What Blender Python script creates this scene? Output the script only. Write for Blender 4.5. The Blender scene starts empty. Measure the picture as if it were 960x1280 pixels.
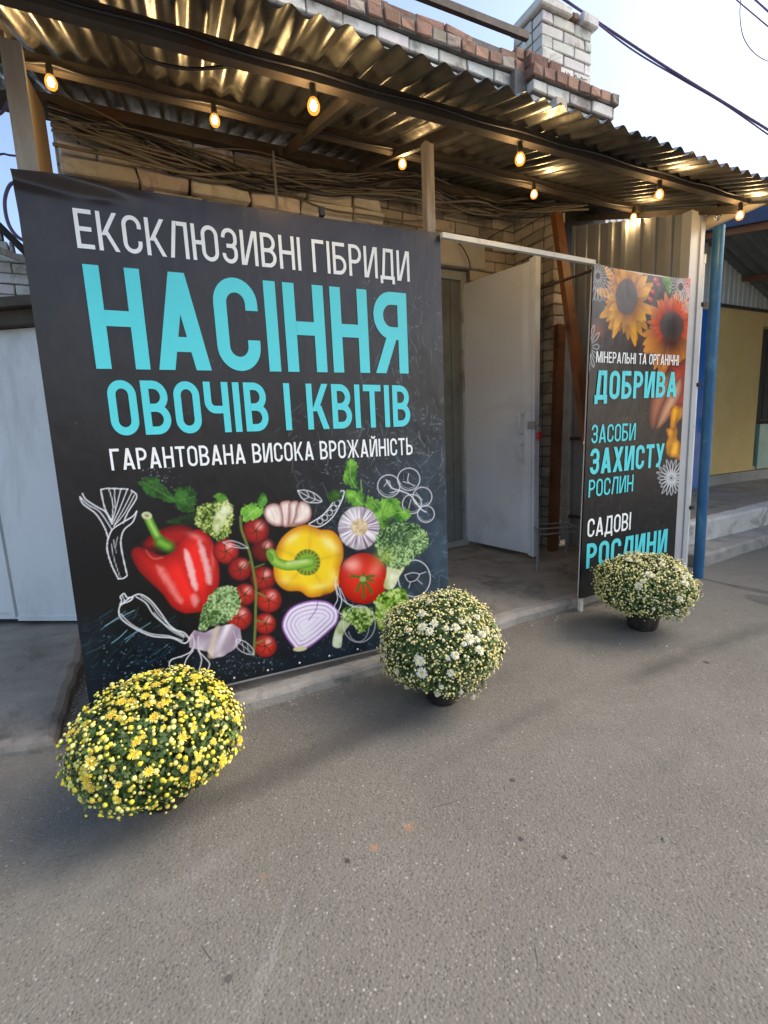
import bpy, bmesh, math, random
import numpy as np
from mathutils import Vector, Matrix

# ------------------------------------------------------------------ camera, sky, sun, exposure
scene = bpy.context.scene
C = scene.collection
F_PX, CX, CY, CAM_H = 590.0, 480.0, 640.0, 1.2        # focal length and centre in photo pixels (960 x 1280)


def _axes():
    dx = np.array([1700 - CX, -(490 - CY), -F_PX]); dx /= np.linalg.norm(dx)
    up = -np.array([645 - CX, -(4290 - CY), -F_PX]); up /= np.linalg.norm(up)
    dx = dx - up * dx.dot(up); dx /= np.linalg.norm(dx)
    return np.array([dx, np.cross(up, dx), up])


RM = _axes()
CAM = np.array([0.0, 0.0, CAM_H])
cam_data = bpy.data.cameras.new('camera')
cam = bpy.data.objects.new('camera', cam_data)
C.objects.link(cam)
cam_data.sensor_fit = 'VERTICAL'
cam_data.sensor_height = 36.0
cam_data.lens = F_PX / 1280.0 * 36.0
cam_data.clip_start = 0.05
cam_data.clip_end = 2000
M4 = Matrix([[RM[i][0], RM[i][1], RM[i][2], CAM[i]] for i in range(3)] + [[0, 0, 0, 1]])
cam.matrix_world = M4
scene.camera = cam

SUN_AZ, SUN_EL = math.radians(108), math.radians(42)     # azimuth measured from +Y towards +X
world = bpy.data.worlds.new('World')
scene.world = world
world.use_nodes = True
wn = world.node_tree.nodes
sky = wn.new('ShaderNodeTexSky')
sky.sky_type = 'NISHITA'
sky.sun_disc = False
sky.sun_elevation = SUN_EL
sky.sun_rotation = SUN_AZ
sky.dust_density = 3.0
sky.air_density = 1.0
wn['Background'].inputs['Strength'].default_value = 0.14
world.node_tree.links.new(sky.outputs[0], wn['Background'].inputs['Color'])

sun_l = bpy.data.lights.new('sun', 'SUN')
sun_l.energy = 0.85
sun_l.angle = math.radians(50)
sun_l.color = (1.0, 0.91, 0.77)
sun = bpy.data.objects.new('sun', sun_l)
C.objects.link(sun)
sd = Vector((math.sin(SUN_AZ) * math.cos(SUN_EL), math.cos(SUN_AZ) * math.cos(SUN_EL), math.sin(SUN_EL)))
sun.rotation_euler = sd.to_track_quat('Z', 'Y').to_euler()
sun.location = (8, -4, 12)

vs = scene.view_settings
vs.view_transform = 'Standard'
vs.look = 'None'
vs.exposure = 1.3
vs.gamma = 1.0
vs.use_curve_mapping = False


def ray(x, y):
    return RM @ np.array([x - CX, -(y - CY), -F_PX])


def at(x, y, Y):
    d = ray(x, y)
    p = CAM + d * (Y / d[1])
    return Vector(p)


def atx(x, y, X):
    d = ray(x, y)
    return Vector(CAM + d * (X / d[0]))


def atz(x, y, z):
    d = ray(x, y)
    return Vector(CAM + d * ((z - CAM_H) / d[2]))


def to_px(P):
    q = (P - CAM) @ RM
    return CX + F_PX * q[:, 0] / -q[:, 2], CY - F_PX * q[:, 1] / -q[:, 2]


# ------------------------------------------------------------------ helpers
def lin(h):
    h = h.lstrip('#')
    out = []
    for i in (0, 2, 4):
        v = int(h[i:i + 2], 16) / 255.0
        out.append(v / 12.92 if v <= 0.04045 else ((v + 0.055) / 1.055) ** 2.4)
    return tuple(out)


class MB:
    """collects polygons and builds them as one mesh object"""

    def __init__(self):
        self.v, self.f, self.c, self.s = [], [], [], []

    def poly(self, pts, col=(1, 1, 1), smooth=False):
        n = len(self.v)
        self.v += [tuple(p) for p in pts]
        self.f.append(tuple(range(n, n + len(pts))))
        self.c.append(col); self.s.append(smooth)

    def mesh(self, verts, faces, col=(1, 1, 1), smooth=False):
        n = len(self.v)
        self.v += [tuple(p) for p in verts]
        for f in faces:
            self.f.append(tuple(i + n for i in f))
            self.c.append(col); self.s.append(smooth)

    def hexa(self, p, col=(1, 1, 1)):
        """p: 8 points, 0-3 lower ring (ccw from above), 4-7 upper ring"""
        self.mesh(p, [(3, 2, 1, 0), (4, 5, 6, 7), (0, 1, 5, 4), (1, 2, 6, 5), (2, 3, 7, 6), (3, 0, 4, 7)], col)

    def box(self, lo, hi, col=(1, 1, 1), jit=0.0, rnd=None):
        x0, y0, z0 = lo; x1, y1, z1 = hi
        p = [(x0, y0, z0), (x1, y0, z0), (x1, y1, z0), (x0, y1, z0), (x0, y0, z1), (x1, y0, z1), (x1, y1, z1), (x0, y1, z1)]
        if jit:
            p = [tuple(c + rnd.uniform(-jit, jit) for c in q) for q in p]
        self.hexa(p, col)

    def cham(self, lo, hi, b, col=(1, 1, 1), jit=0.0, rnd=None):
        """box with chamfered edges"""
        (x0, y0, z0), (x1, y1, z1) = lo, hi
        j = (lambda: rnd.uniform(-jit, jit)) if jit else (lambda: 0.0)
        V, idx = [], {}
        cs = [(sx, sy, sz) for sx in (0, 1) for sy in (0, 1) for sz in (0, 1)]
        for s in cs:
            cx, cy, cz = (x0, x1)[s[0]] + j(), (y0, y1)[s[1]] + j(), (z0, z1)[s[2]] + j()
            ix, iy, iz = (1 - 2 * s[0]) * b, (1 - 2 * s[1]) * b, (1 - 2 * s[2]) * b
            for a, q in (('x', (cx, cy + iy, cz + iz)), ('y', (cx + ix, cy, cz + iz)), ('z', (cx + ix, cy + iy, cz))):
                idx[s + (a,)] = len(V); V.append(q)
        Fs = []
        for v in (0, 1):
            Fs.append([idx[(v, a, b_, 'x')] for a, b_ in ((0, 0), (1, 0), (1, 1), (0, 1))])
            Fs.append([idx[(a, v, b_, 'y')] for a, b_ in ((0, 0), (0, 1), (1, 1), (1, 0))])
            Fs.append([idx[(a, b_, v, 'z')] for a, b_ in ((0, 0), (1, 0), (1, 1), (0, 1))])
        for a in (0, 1):
            for b_ in (0, 1):
                Fs.append([idx[(a, b_, 0, 'x')], idx[(a, b_, 1, 'x')], idx[(a, b_, 1, 'y')], idx[(a, b_, 0, 'y')]])
                Fs.append([idx[(a, 0, b_, 'x')], idx[(a, 1, b_, 'x')], idx[(a, 1, b_, 'z')], idx[(a, 0, b_, 'z')]])
                Fs.append([idx[(0, a, b_, 'y')], idx[(1, a, b_, 'y')], idx[(1, a, b_, 'z')], idx[(0, a, b_, 'z')]])
        for s in cs:
            Fs.append([idx[s + ('x',)], idx[s + ('y',)], idx[s + ('z',)]])
        cen = Vector(((x0 + x1) / 2, (y0 + y1) / 2, (z0 + z1) / 2))
        out = []
        for f in Fs:
            p = [Vector(V[i]) for i in f]
            nrm = (p[1] - p[0]).cross(p[2] - p[0])
            mid = sum(p, Vector()) / len(p)
            out.append(f if nrm.dot(mid - cen) > 0 else f[::-1])
        self.mesh(V, out, col)

    def bar(self, a, b, w, h, up=(0, 0, 1), col=(1, 1, 1), ch=0.0):
        """rectangular bar between two points"""
        a, b = Vector(a), Vector(b)
        d = (b - a).normalized()
        s = d.cross(Vector(up)).normalized()
        u = s.cross(d).normalized()
        s, u = s * w / 2, u * h / 2
        self.hexa([a - s - u, b - s - u, b + s - u, a + s - u, a - s + u, b - s + u, b + s + u, a + s + u], col)

    def tube(self, pts, r, n=8, col=(1, 1, 1), caps=True):
        pts = [Vector(p) for p in pts]
        rs = r if isinstance(r, (list, tuple)) else [r] * len(pts)
        t0 = (pts[1] - pts[0]).normalized()
        ref = Vector((0, 0, 1)) if abs(t0.z) < 0.9 else Vector((1, 0, 0))
        s = t0.cross(ref).normalized()
        V = []
        for i, p in enumerate(pts):
            t = (pts[min(i + 1, len(pts) - 1)] - pts[max(i - 1, 0)]).normalized()
            s = (s - t * s.dot(t)).normalized(); u = s.cross(t).normalized()
            for k in range(n):
                a = 2 * math.pi * k / n
                V.append(p + (s * math.cos(a) + u * math.sin(a)) * rs[i])
        Fs = []
        for i in range(len(pts) - 1):
            for k in range(n):
                Fs.append((i * n + k, i * n + (k + 1) % n, (i + 1) * n + (k + 1) % n, (i + 1) * n + k))
        self.mesh(V, Fs, col, True)
        if caps:
            self.poly([V[k] for k in range(n)][::-1], col)
            self.poly([V[(len(pts) - 1) * n + k] for k in range(n)], col)

    def lathe(self, prof, c=(0, 0, 0), n=16, col=(1, 1, 1), wob=None):
        V = []
        for i, (r, z) in enumerate(prof):
            for k in range(n):
                a = 2 * math.pi * k / n
                rr = r * (wob(a, z) if wob else 1)
                V.append((c[0] + rr * math.cos(a), c[1] + rr * math.sin(a), c[2] + z))
        Fs = [(i * n + k, i * n + (k + 1) % n, (i + 1) * n + (k + 1) % n, (i + 1) * n + k)
              for i in range(len(prof) - 1) for k in range(n)]
        self.mesh(V, Fs, col, True)

    def build(self, name, mat, parent=None):
        me = bpy.data.meshes.new(name)
        off = parent.matrix_world.translation if parent is not None else Vector()
        v = np.array(self.v, dtype=np.float64)
        if parent is not None:
            v = v - np.array(off)
        me.from_pydata(v.tolist(), [], self.f)
        me.polygons.foreach_set('use_smooth', self.s)
        if any(c != (1, 1, 1) for c in self.c):
            ca = me.color_attributes.new('col', 'FLOAT_COLOR', 'CORNER')
            cnt = np.array([len(f) for f in self.f])
            cc = np.repeat(np.array([tuple(c)[:3] + (1.0,) for c in self.c]), cnt, axis=0)
            ca.data.foreach_set('color', cc.astype(np.float32).ravel())
        me.materials.append(mat)
        me.validate()
        me.update()
        o = bpy.data.objects.new(name, me)
        C.objects.link(o)
        if parent is not None:
            o.parent = parent
            # parents of parts are never rotated: keep offset only
        return o


WORLD = {}


def thing(name, label, cat, loc=(0, 0, 0), group=None):
    o = bpy.data.objects.new(name, None)
    C.objects.link(o)
    o.location = loc
    o.empty_display_size = 0.1
    o.matrix_world = Matrix.Translation(Vector(loc))
    tag(o, label, cat, group)
    return o


def tag(o, label, cat, group=None):
    o['label'] = label; o['category'] = cat
    if group: o['group'] = group
    return o


def struct(o, kind='structure'):
    o['kind'] = kind
    return o


def sub(parent_obj, mb, name, mat):
    """a part of a part: parent is a mesh child of an unrotated thing"""
    root = parent_obj
    off = Vector()
    while root is not None:
        off += root.location
        root = root.parent
    o = mb.build(name, mat)
    o.data.transform(Matrix.Translation(-off))
    o.parent = parent_obj
    return o


# ------------------------------------------------------------------ materials
def nodes(name):
    m = bpy.data.materials.new(name)
    m.use_nodes = True
    nt = m.node_tree
    b = nt.nodes['Principled BSDF']
    return m, nt, b


def N(nt, t, **kw):
    n = nt.nodes.new(t)
    for k, v in kw.items():
        if k in n.inputs:
            n.inputs[k].default_value = v
        else:
            setattr(n, k, v)
    return n


def ramp(nt, src, stops):
    r = nt.nodes.new('ShaderNodeValToRGB')
    el = r.color_ramp.elements
    while len(el) > 1:
        el.remove(el[0])
    el[0].position = stops[0][0]; el[0].color = tuple(stops[0][1]) + (1,)
    for p, c in stops[1:]:
        e = el.new(p); e.color = tuple(c) + (1,)
    nt.links.new(src, r.inputs[0])
    return r.outputs[0]


def mixc(nt, a, b, f, mode='MIX'):
    m = nt.nodes.new('ShaderNodeMix')
    m.data_type = 'RGBA'; m.blend_type = mode
    for s, i in ((a, 6), (b, 7)):
        if hasattr(s, 'is_output'): nt.links.new(s, m.inputs[i])
        else: m.inputs[i].default_value = tuple(s) + (1,)
    if hasattr(f, 'is_output'): nt.links.new(f, m.inputs[0])
    else: m.inputs[0].default_value = f
    return m.outputs[2]


def noise(nt, scale, detail=5, rough=0.6, coord=None, dist=0.0):
    n = N(nt, 'ShaderNodeTexNoise', Scale=scale, Detail=detail, Roughness=rough, Distortion=dist)
    nt.links.new(coord if coord is not None else gcoord(nt), n.inputs['Vector'])
    return n.outputs['Fac']


def gcoord(nt):
    for n in nt.nodes:
        if n.type == 'NEW_GEOMETRY':
            return n.outputs['Position']
    return nt.nodes.new('ShaderNodeNewGeometry').outputs['Position']


def scaled(nt, s, src=None):
    m = nt.nodes.new('ShaderNodeVectorMath'); m.operation = 'MULTIPLY'
    nt.links.new(src if src is not None else gcoord(nt), m.inputs[0]); m.inputs[1].default_value = s
    return m.outputs[0]


def mth(nt, op, a, b=0.5):
    m = nt.nodes.new('ShaderNodeMath'); m.operation = op; m.use_clamp = False
    for s, i in ((a, 0), (b, 1)):
        if hasattr(s, 'is_output'): nt.links.new(s, m.inputs[i])
        else: m.inputs[i].default_value = s
    return m.outputs[0]


def bump(nt, b, h, strength=0.3, dist=0.01):
    n = N(nt, 'ShaderNodeBump', Strength=strength, Distance=dist)
    nt.links.new(h, n.inputs['Height'])
    nt.links.new(n.outputs[0], b.inputs['Normal'])


def surf(name, c1, c2, scale=6, rough=0.6, metal=0.0, bstr=0.15, bdist=0.004, stain=None, stain_s=1.5, vcol=False, spec=0.5, stretch=(1, 1, 1), fine=60):
    """painted / rusty / mineral surface: two tones by noise, an optional third as stains, fine bump"""
    m, nt, b = nodes(name)
    co = scaled(nt, stretch)
    n1 = noise(nt, scale, 6, 0.65, co)
    col = ramp(nt, n1, [(0.3, c1), (0.7, c2)])
    if stain:
        n2 = noise(nt, stain_s, 8, 0.7, co, 0.6)
        col = mixc(nt, col, stain, ramp(nt, n2, [(0.52, (0, 0, 0)), (0.66, (1, 1, 1))]))
    if vcol:
        a = N(nt, 'ShaderNodeVertexColor', layer_name='col')
        col = mixc(nt, col, a.outputs[0], 1.0, 'MULTIPLY')
    nt.links.new(col, b.inputs['Base Color'])
    b.inputs['Metallic'].default_value = metal
    b.inputs['Specular IOR Level'].default_value = spec
    n3 = noise(nt, scale * 1.7, 4, 0.6, co)
    rr = nt.nodes.new('ShaderNodeMapRange')
    rr.inputs['To Min'].default_value = max(0.05, rough - 0.15); rr.inputs['To Max'].default_value = min(1, rough + 0.15)
    nt.links.new(n3, rr.inputs['Value']); nt.links.new(rr.outputs[0], b.inputs['Roughness'])
    if bstr:
        bump(nt, b, noise(nt, fine, 5, 0.7, co), bstr, bdist)
    return m


MAT = {}
MAT['white_brick'] = surf('white_brick', (0.62, 0.60, 0.55), (0.80, 0.78, 0.73), 9, 0.9, bstr=0.7, bdist=0.008, stain=(0.30, 0.27, 0.23), stain_s=3.0, vcol=True)
MAT['mortar'] = surf('mortar', (0.10, 0.095, 0.09), (0.22, 0.20, 0.18), 12, 0.95, bstr=0.6, bdist=0.01)
MAT['rusty_steel'] = surf('rusty_steel', (0.045, 0.038, 0.033), (0.09, 0.07, 0.054), 8, 0.65, 0.2, stain=(0.085, 0.04, 0.02), stain_s=4)
MAT['brown_steel'] = surf('brown_steel', (0.15, 0.055, 0.02), (0.21, 0.085, 0.035), 6, 0.5, 0.0, stain=(0.09, 0.04, 0.02), stain_s=3)
MAT['zinc'] = surf('zinc', (0.10, 0.10, 0.095), (0.20, 0.195, 0.18), 5, 0.33, 0.8, bstr=0.15, bdist=0.003, stain=(0.065, 0.05, 0.04), stain_s=2.6, stretch=(2, 0.6, 1))
def _rust(m):
    """dull rust patches: brown, rough and not metallic"""
    nt = m.node_tree; b = nt.nodes['Principled BSDF']
    f = ramp(nt, noise(nt, 2.4, 9, 0.72, scaled(nt, (2.2, 0.7, 1)), 0.7), [(0.52, (0, 0, 0)), (0.66, (1, 1, 1))])
    src = b.inputs['Base Color'].links[0].from_socket
    nt.links.new(mixc(nt, src, (0.040, 0.029, 0.021), mth(nt, 'MULTIPLY', f, 0.75)), b.inputs['Base Color'])
    nt.links.new(mth(nt, 'MULTIPLY', mth(nt, 'SUBTRACT', 1.0, f), 0.8), b.inputs['Metallic'])
    r0 = b.inputs['Roughness'].links[0].from_socket
    nt.links.new(mth(nt, 'ADD', r0, mth(nt, 'MULTIPLY', f, 0.3)), b.inputs['Roughness'])
_rust(MAT['zinc'])
MAT['old_wood'] = surf('old_wood', (0.28, 0.24, 0.20), (0.42, 0.37, 0.31), 7, 0.8, bstr=0.3, stain=(0.20, 0.15, 0.11), stain_s=4, stretch=(4, 4, 0.4))
MAT['plywood'] = surf('plywood', (0.22, 0.16, 0.10), (0.31, 0.23, 0.15), 4, 0.75, bstr=0.15, stretch=(5, 5, 0.4))
MAT['concrete'] = surf('concrete', (0.20, 0.18, 0.15), (0.34, 0.305, 0.25), 5.0, 0.9, bstr=0.9, bdist=0.008, stain=(0.14, 0.122, 0.10), stain_s=2.6, fine=60)
MAT['kerb'] = surf('kerb', (0.27, 0.25, 0.22), (0.42, 0.39, 0.34), 6.0, 0.9, bstr=0.8, bdist=0.01, stain=(0.17, 0.15, 0.13), stain_s=4, fine=70)
MAT['step_paint'] = surf('step_paint', (0.50, 0.48, 0.43), (0.66, 0.64, 0.58), 6.0, 0.85, bstr=0.6, bdist=0.01, stain=(0.25, 0.23, 0.20), stain_s=4.5, fine=60)
MAT['door_paint'] = surf('door_paint', (0.62, 0.645, 0.69), (0.70, 0.72, 0.76), 2.0, 0.5, bstr=0.12, bdist=0.006, stain=(0.57, 0.585, 0.62), stain_s=1.6, fine=14)
MAT['frame_paint'] = surf('frame_paint', (0.30, 0.31, 0.29), (0.42, 0.43, 0.40), 5.0, 0.6, stain=(0.2, 0.18, 0.15), stain_s=5)
MAT['kiosk_paint'] = surf('kiosk_paint', (0.66, 0.68, 0.67), (0.73, 0.75, 0.74), 2.0, 0.45, bstr=0.2, bdist=0.01, stain=(0.56, 0.57, 0.56), stain_s=2.3, stretch=(1, 1, .35), fine=9)
MAT['white_metal'] = surf('white_metal', (0.66, 0.66, 0.60), (0.76, 0.76, 0.70), 6.0, 0.5, stain=(0.5, 0.48, 0.42), stain_s=5)
MAT['grey_sheet'] = surf('grey_sheet', (0.42, 0.42, 0.42), (0.50, 0.50, 0.50), 3.0, 0.4, 0.1, bstr=0.05)
MAT['tan_sheet'] = surf('tan_sheet', (0.26, 0.27, 0.29), (0.34, 0.35, 0.37), 3.0, 0.42, 0.3, bstr=0.05)
MAT['blue_paint'] = surf('blue_paint', (0.012, 0.09, 0.21), (0.028, 0.14, 0.28), 9.0, 0.42, bstr=0.25, stain=(0.07, 0.20, 0.31), stain_s=7, stretch=(1, 1, 0.5))
MAT['blue_door'] = surf('blue_door', (0.015, 0.14, 0.50), (0.03, 0.18, 0.58), 3.0, 0.45, bstr=0.05)
MAT['yellow_wall'] = surf('yellow_wall', (0.68, 0.46, 0.16), (0.76, 0.54, 0.22), 3.0, 0.85, bstr=0.3, stain=(0.66, 0.48, 0.18), stain_s=2.6)
MAT['plinth'] = surf('plinth', (0.25, 0.24, 0.22), (0.36, 0.34, 0.31), 5.0, 0.9, bstr=0.5)
MAT['green_paint'] = surf('green_paint', (0.17, 0.33, 0.26), (0.23, 0.40, 0.32), 4.0, 0.5)
MAT['siding'] = surf('siding', (0.52, 0.52, 0.47), (0.60, 0.60, 0.55), 4.0, 0.5, stain=(0.42, 0.41, 0.36), stain_s=3, stretch=(4, 4, .4))
MAT['dark_slate'] = surf('dark_slate', (0.10, 0.11, 0.105), (0.17, 0.175, 0.165), 6.0, 0.8, bstr=0.3)
MAT['beige_pipe'] = surf('beige_pipe', (0.52, 0.42, 0.28), (0.60, 0.50, 0.35), 6.0, 0.5)
MAT['grey_metal'] = surf('grey_metal', (0.30, 0.30, 0.31), (0.42, 0.42, 0.43), 8.0, 0.45, 0.5)
MAT['cable'] = surf('cable', (0.09, 0.08, 0.07), (0.24, 0.21, 0.18), 3.0, 0.6, bstr=0.05)
MAT['black_cable'] = surf('black_cable', (0.015, 0.014, 0.016), (0.035, 0.03, 0.04), 3.0, 0.5, bstr=0)
MAT['violet_cable'] = surf('violet_cable', (0.09, 0.06, 0.14), (0.16, 0.11, 0.22), 3.0, 0.5, bstr=0)
MAT['pot_plastic'] = surf('pot_plastic', (0.012, 0.011, 0.010), (0.04, 0.034, 0.03), 20.0, 0.42, bstr=0.5, bdist=0.01, stain=(0.07, 0.055, 0.04), stain_s=14, fine=30)
MAT['black_plastic'] = surf('black_plastic', (0.012, 0.012, 0.012), (0.025, 0.024, 0.022), 20.0, 0.4, bstr=0)
MAT['red_paint'] = surf('red_paint', (0.45, 0.015, 0.02), (0.55, 0.03, 0.03), 20.0, 0.35, bstr=0)
MAT['felt_and_shade'] = surf('felt_and_shade', (0.02, 0.019, 0.018), (0.045, 0.04, 0.036), 8.0, 0.9, bstr=0.5)
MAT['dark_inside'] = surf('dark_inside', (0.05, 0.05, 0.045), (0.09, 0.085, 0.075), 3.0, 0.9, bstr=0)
MAT['ink_white'] = surf('ink_white', (0.88, 0.90, 0.87), (0.90, 0.92, 0.89), 3.0, 0.42, bstr=0)
MAT['ink_cyan'] = surf('ink_cyan', (0.085, 0.66, 0.70), (0.095, 0.69, 0.73), 3.0, 0.42, bstr=0)


def print_material(name):
    m, nt, b = nodes(name)
    a = N(nt, 'ShaderNodeVertexColor', layer_name='print')
    nt.links.new(a.outputs[0], b.inputs['Base Color'])
    b.inputs['Roughness'].default_value = 0.30
    b.inputs['Specular IOR Level'].default_value = 0.45
    n = noise(nt, 2.6, 4, 0.55, scaled(nt, (1, 1, 0.55)))
    bump(nt, b, n, 0.4, 0.04)
    return m


MAT['print'] = print_material('banner_print')


def asphalt_material():
    m, nt, b = nodes('asphalt')
    g = gcoord(nt)
    big = noise(nt, 0.55, 6, 0.6)
    mid = noise(nt, 3.0, 6, 0.65)
    base = mixc(nt, ramp(nt, big, [(0.32, (0.152, 0.141, 0.117)), (0.68, (0.205, 0.190, 0.158))]),
                ramp(nt, mid, [(0.3, (0.142, 0.131, 0.108)), (0.7, (0.216, 0.200, 0.166))]), 0.5)
    # aggregate: light and dark stones
    v = N(nt, 'ShaderNodeTexVoronoi', Scale=135.0, Randomness=1.0)
    nt.links.new(g, v.inputs['Vector'])
    sep = N(nt, 'ShaderNodeSeparateColor'); nt.links.new(v.outputs['Color'], sep.inputs[0])
    near = ramp(nt, v.outputs['Distance'], [(0.25, (1, 1, 1)), (0.5, (0, 0, 0))])
    tone = ramp(nt, sep.outputs[0], [(0.0, (0.045, 0.042, 0.037)), (0.2, (0.075, 0.07, 0.06)), (0.45, (0.16, 0.149, 0.124)), (0.84, (0.235, 0.219, 0.183)), (0.985, (0.38, 0.36, 0.31))])
    col = mixc(nt, base, tone, mth(nt, 'MULTIPLY', near, 0.62))
    v2 = N(nt, 'ShaderNodeTexVoronoi', Scale=85.0, Randomness=1.0)
    nt.links.new(g, v2.inputs['Vector'])
    sep2 = N(nt, 'ShaderNodeSeparateColor'); nt.links.new(v2.outputs['Color'], sep2.inputs[0])
    near2 = ramp(nt, v2.outputs['Distance'], [(0.20, (1, 1, 1)), (0.36, (0, 0, 0))])
    sel = ramp(nt, sep2.outputs[1], [(0.86, (0, 0, 0)), (0.90, (1, 1, 1))])
    tone2 = ramp(nt, sep2.outputs[0], [(0.0, (0.05, 0.046, 0.042)), (0.45, (0.10, 0.095, 0.085)), (0.7, (0.34, 0.325, 0.30)), (1.0, (0.5, 0.48, 0.44))])
    col = mixc(nt, col, tone2, mth(nt, 'MULTIPLY', mth(nt, 'MULTIPLY', near2, sel), 0.75))

    # stains with a place of their own
    def spot(cx, cy, rx, ry, ang, color, amt, rag=0.5, ns=9.0, soft=0.55):
        nonlocal col
        mp = N(nt, 'ShaderNodeMapping', vector_type='TEXTURE')
        mp.inputs['Location'].default_value = (cx, cy, 0)
        mp.inputs['Rotation'].default_value = (0, 0, ang)
        mp.inputs['Scale'].default_value = (rx, ry, 1000)
        nt.links.new(g, mp.inputs['Vector'])
        ln = nt.nodes.new('ShaderNodeVectorMath'); ln.operation = 'LENGTH'
        nt.links.new(mp.outputs[0], ln.inputs[0])
        d = mth(nt, 'ADD', ln.outputs['Value'], mth(nt, 'MULTIPLY', mth(nt, 'SUBTRACT', noise(nt, ns, 5, 0.7), 0.5), rag * 2))
        f = ramp(nt, d, [(soft, (1, 1, 1)), (1.0, (0, 0, 0))])
        col = mixc(nt, col, color, mth(nt, 'MULTIPLY', f, amt))

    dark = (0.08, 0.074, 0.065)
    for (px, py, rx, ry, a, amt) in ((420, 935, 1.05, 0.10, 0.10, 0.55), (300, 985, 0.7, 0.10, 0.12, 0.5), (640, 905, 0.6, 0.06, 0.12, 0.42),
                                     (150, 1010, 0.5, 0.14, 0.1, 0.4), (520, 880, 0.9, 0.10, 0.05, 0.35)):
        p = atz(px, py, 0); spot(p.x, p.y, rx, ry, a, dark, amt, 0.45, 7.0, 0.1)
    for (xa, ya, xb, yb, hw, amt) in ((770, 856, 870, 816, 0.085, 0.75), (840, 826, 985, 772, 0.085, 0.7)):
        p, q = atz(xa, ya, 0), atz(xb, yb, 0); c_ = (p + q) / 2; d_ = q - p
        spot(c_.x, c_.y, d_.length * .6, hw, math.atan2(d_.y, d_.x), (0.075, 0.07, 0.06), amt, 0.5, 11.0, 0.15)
    # dark mark beside the pole
    pole_mark = (0.075, 0.069, 0.062)
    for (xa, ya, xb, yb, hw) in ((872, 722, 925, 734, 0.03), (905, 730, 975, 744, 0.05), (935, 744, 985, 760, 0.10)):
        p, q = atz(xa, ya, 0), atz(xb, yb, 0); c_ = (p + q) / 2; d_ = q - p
        spot(c_.x, c_.y, d_.length * .62, hw, math.atan2(d_.y, d_.x), pole_mark, 0.8, 0.3, 5.0, 0.75)
    # worn pale streak, rust spots, gum
    p = atz(350, 1165, 0); spot(p.x, p.y, 0.14, 0.014, math.radians(58), (0.33, 0.32, 0.295), 0.32, 0.7, 14.0, 0.2)
    p = atz(322, 1240, 0); spot(p.x, p.y, 0.10, 0.016, math.radians(62), (0.31, 0.30, 0.275), 0.22, 0.7, 14.0, 0.2)
    p = atz(250, 1090, 0); spot(p.x, p.y, 0.20, 0.05, 0.3, (0.29, 0.28, 0.25), 0.25, 0.8, 10.0, 0.2)
    for (px, py, r, amt) in ((468, 1059, 0.018, 0.6), (512, 1034, 0.022, 0.55), (330, 1095, 0.014, 0.35)):
        p = atz(px, py, 0); spot(p.x, p.y, r, r, 0, (0.42, 0.20, 0.10), amt, 0.8, 40.0, 0.3)
    for (xa, ya, xb, yb) in ((668, 1180, 672, 1208), (540, 1010, 575, 1000), (250, 1180, 268, 1205)):
        p, q = atz(xa, ya, 0), atz(xb, yb, 0); c_ = (p + q) / 2; d_ = q - p
        spot(c_.x, c_.y, d_.length * .6, 0.0022, math.atan2(d_.y, d_.x), (0.05, 0.047, 0.042), 0.8, 0.6, 60.0, 0.6)
    for (px, py, r) in ((434, 1076, 0.011), (285, 1224, 0.012), (651, 1049, 0.010), (705, 1072, 0.010), (640, 975, 0.012), (883, 828, 0.018)):
        p = atz(px, py, 0); spot(p.x, p.y, r, r, 0, (0.04, 0.038, 0.035), 0.85, 0.6, 60.0, 0.6)
    patch = ramp(nt, noise(nt, 1.3, 8, 0.72, None, 0.8), [(0.50, (0, 0, 0)), (0.70, (1, 1, 1))])
    col = mixc(nt, col, (0.245, 0.235, 0.205), mth(nt, 'MULTIPLY', patch, 0.42))
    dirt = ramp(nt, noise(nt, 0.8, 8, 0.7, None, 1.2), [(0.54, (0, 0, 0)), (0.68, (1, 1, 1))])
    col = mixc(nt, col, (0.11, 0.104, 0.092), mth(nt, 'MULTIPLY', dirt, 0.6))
    nt.links.new(col, b.inputs['Base Color'])
    b.inputs['Roughness'].default_value = 0.82
    h = mixc(nt, v.outputs['Distance'], noise(nt, 90, 6, 0.75), 0.5)
    bump(nt, b, h, 0.7, 0.006)
    return m


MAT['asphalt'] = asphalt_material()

rng = random.Random(7)

# ------------------------------------------------------------------ ground
mb = MB()
mb.poly([(-300, -300, 0), (300, -300, 0), (300, 300, 0), (-300, 300, 0)])
struct(mb.build('road', MAT['asphalt']))


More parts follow.
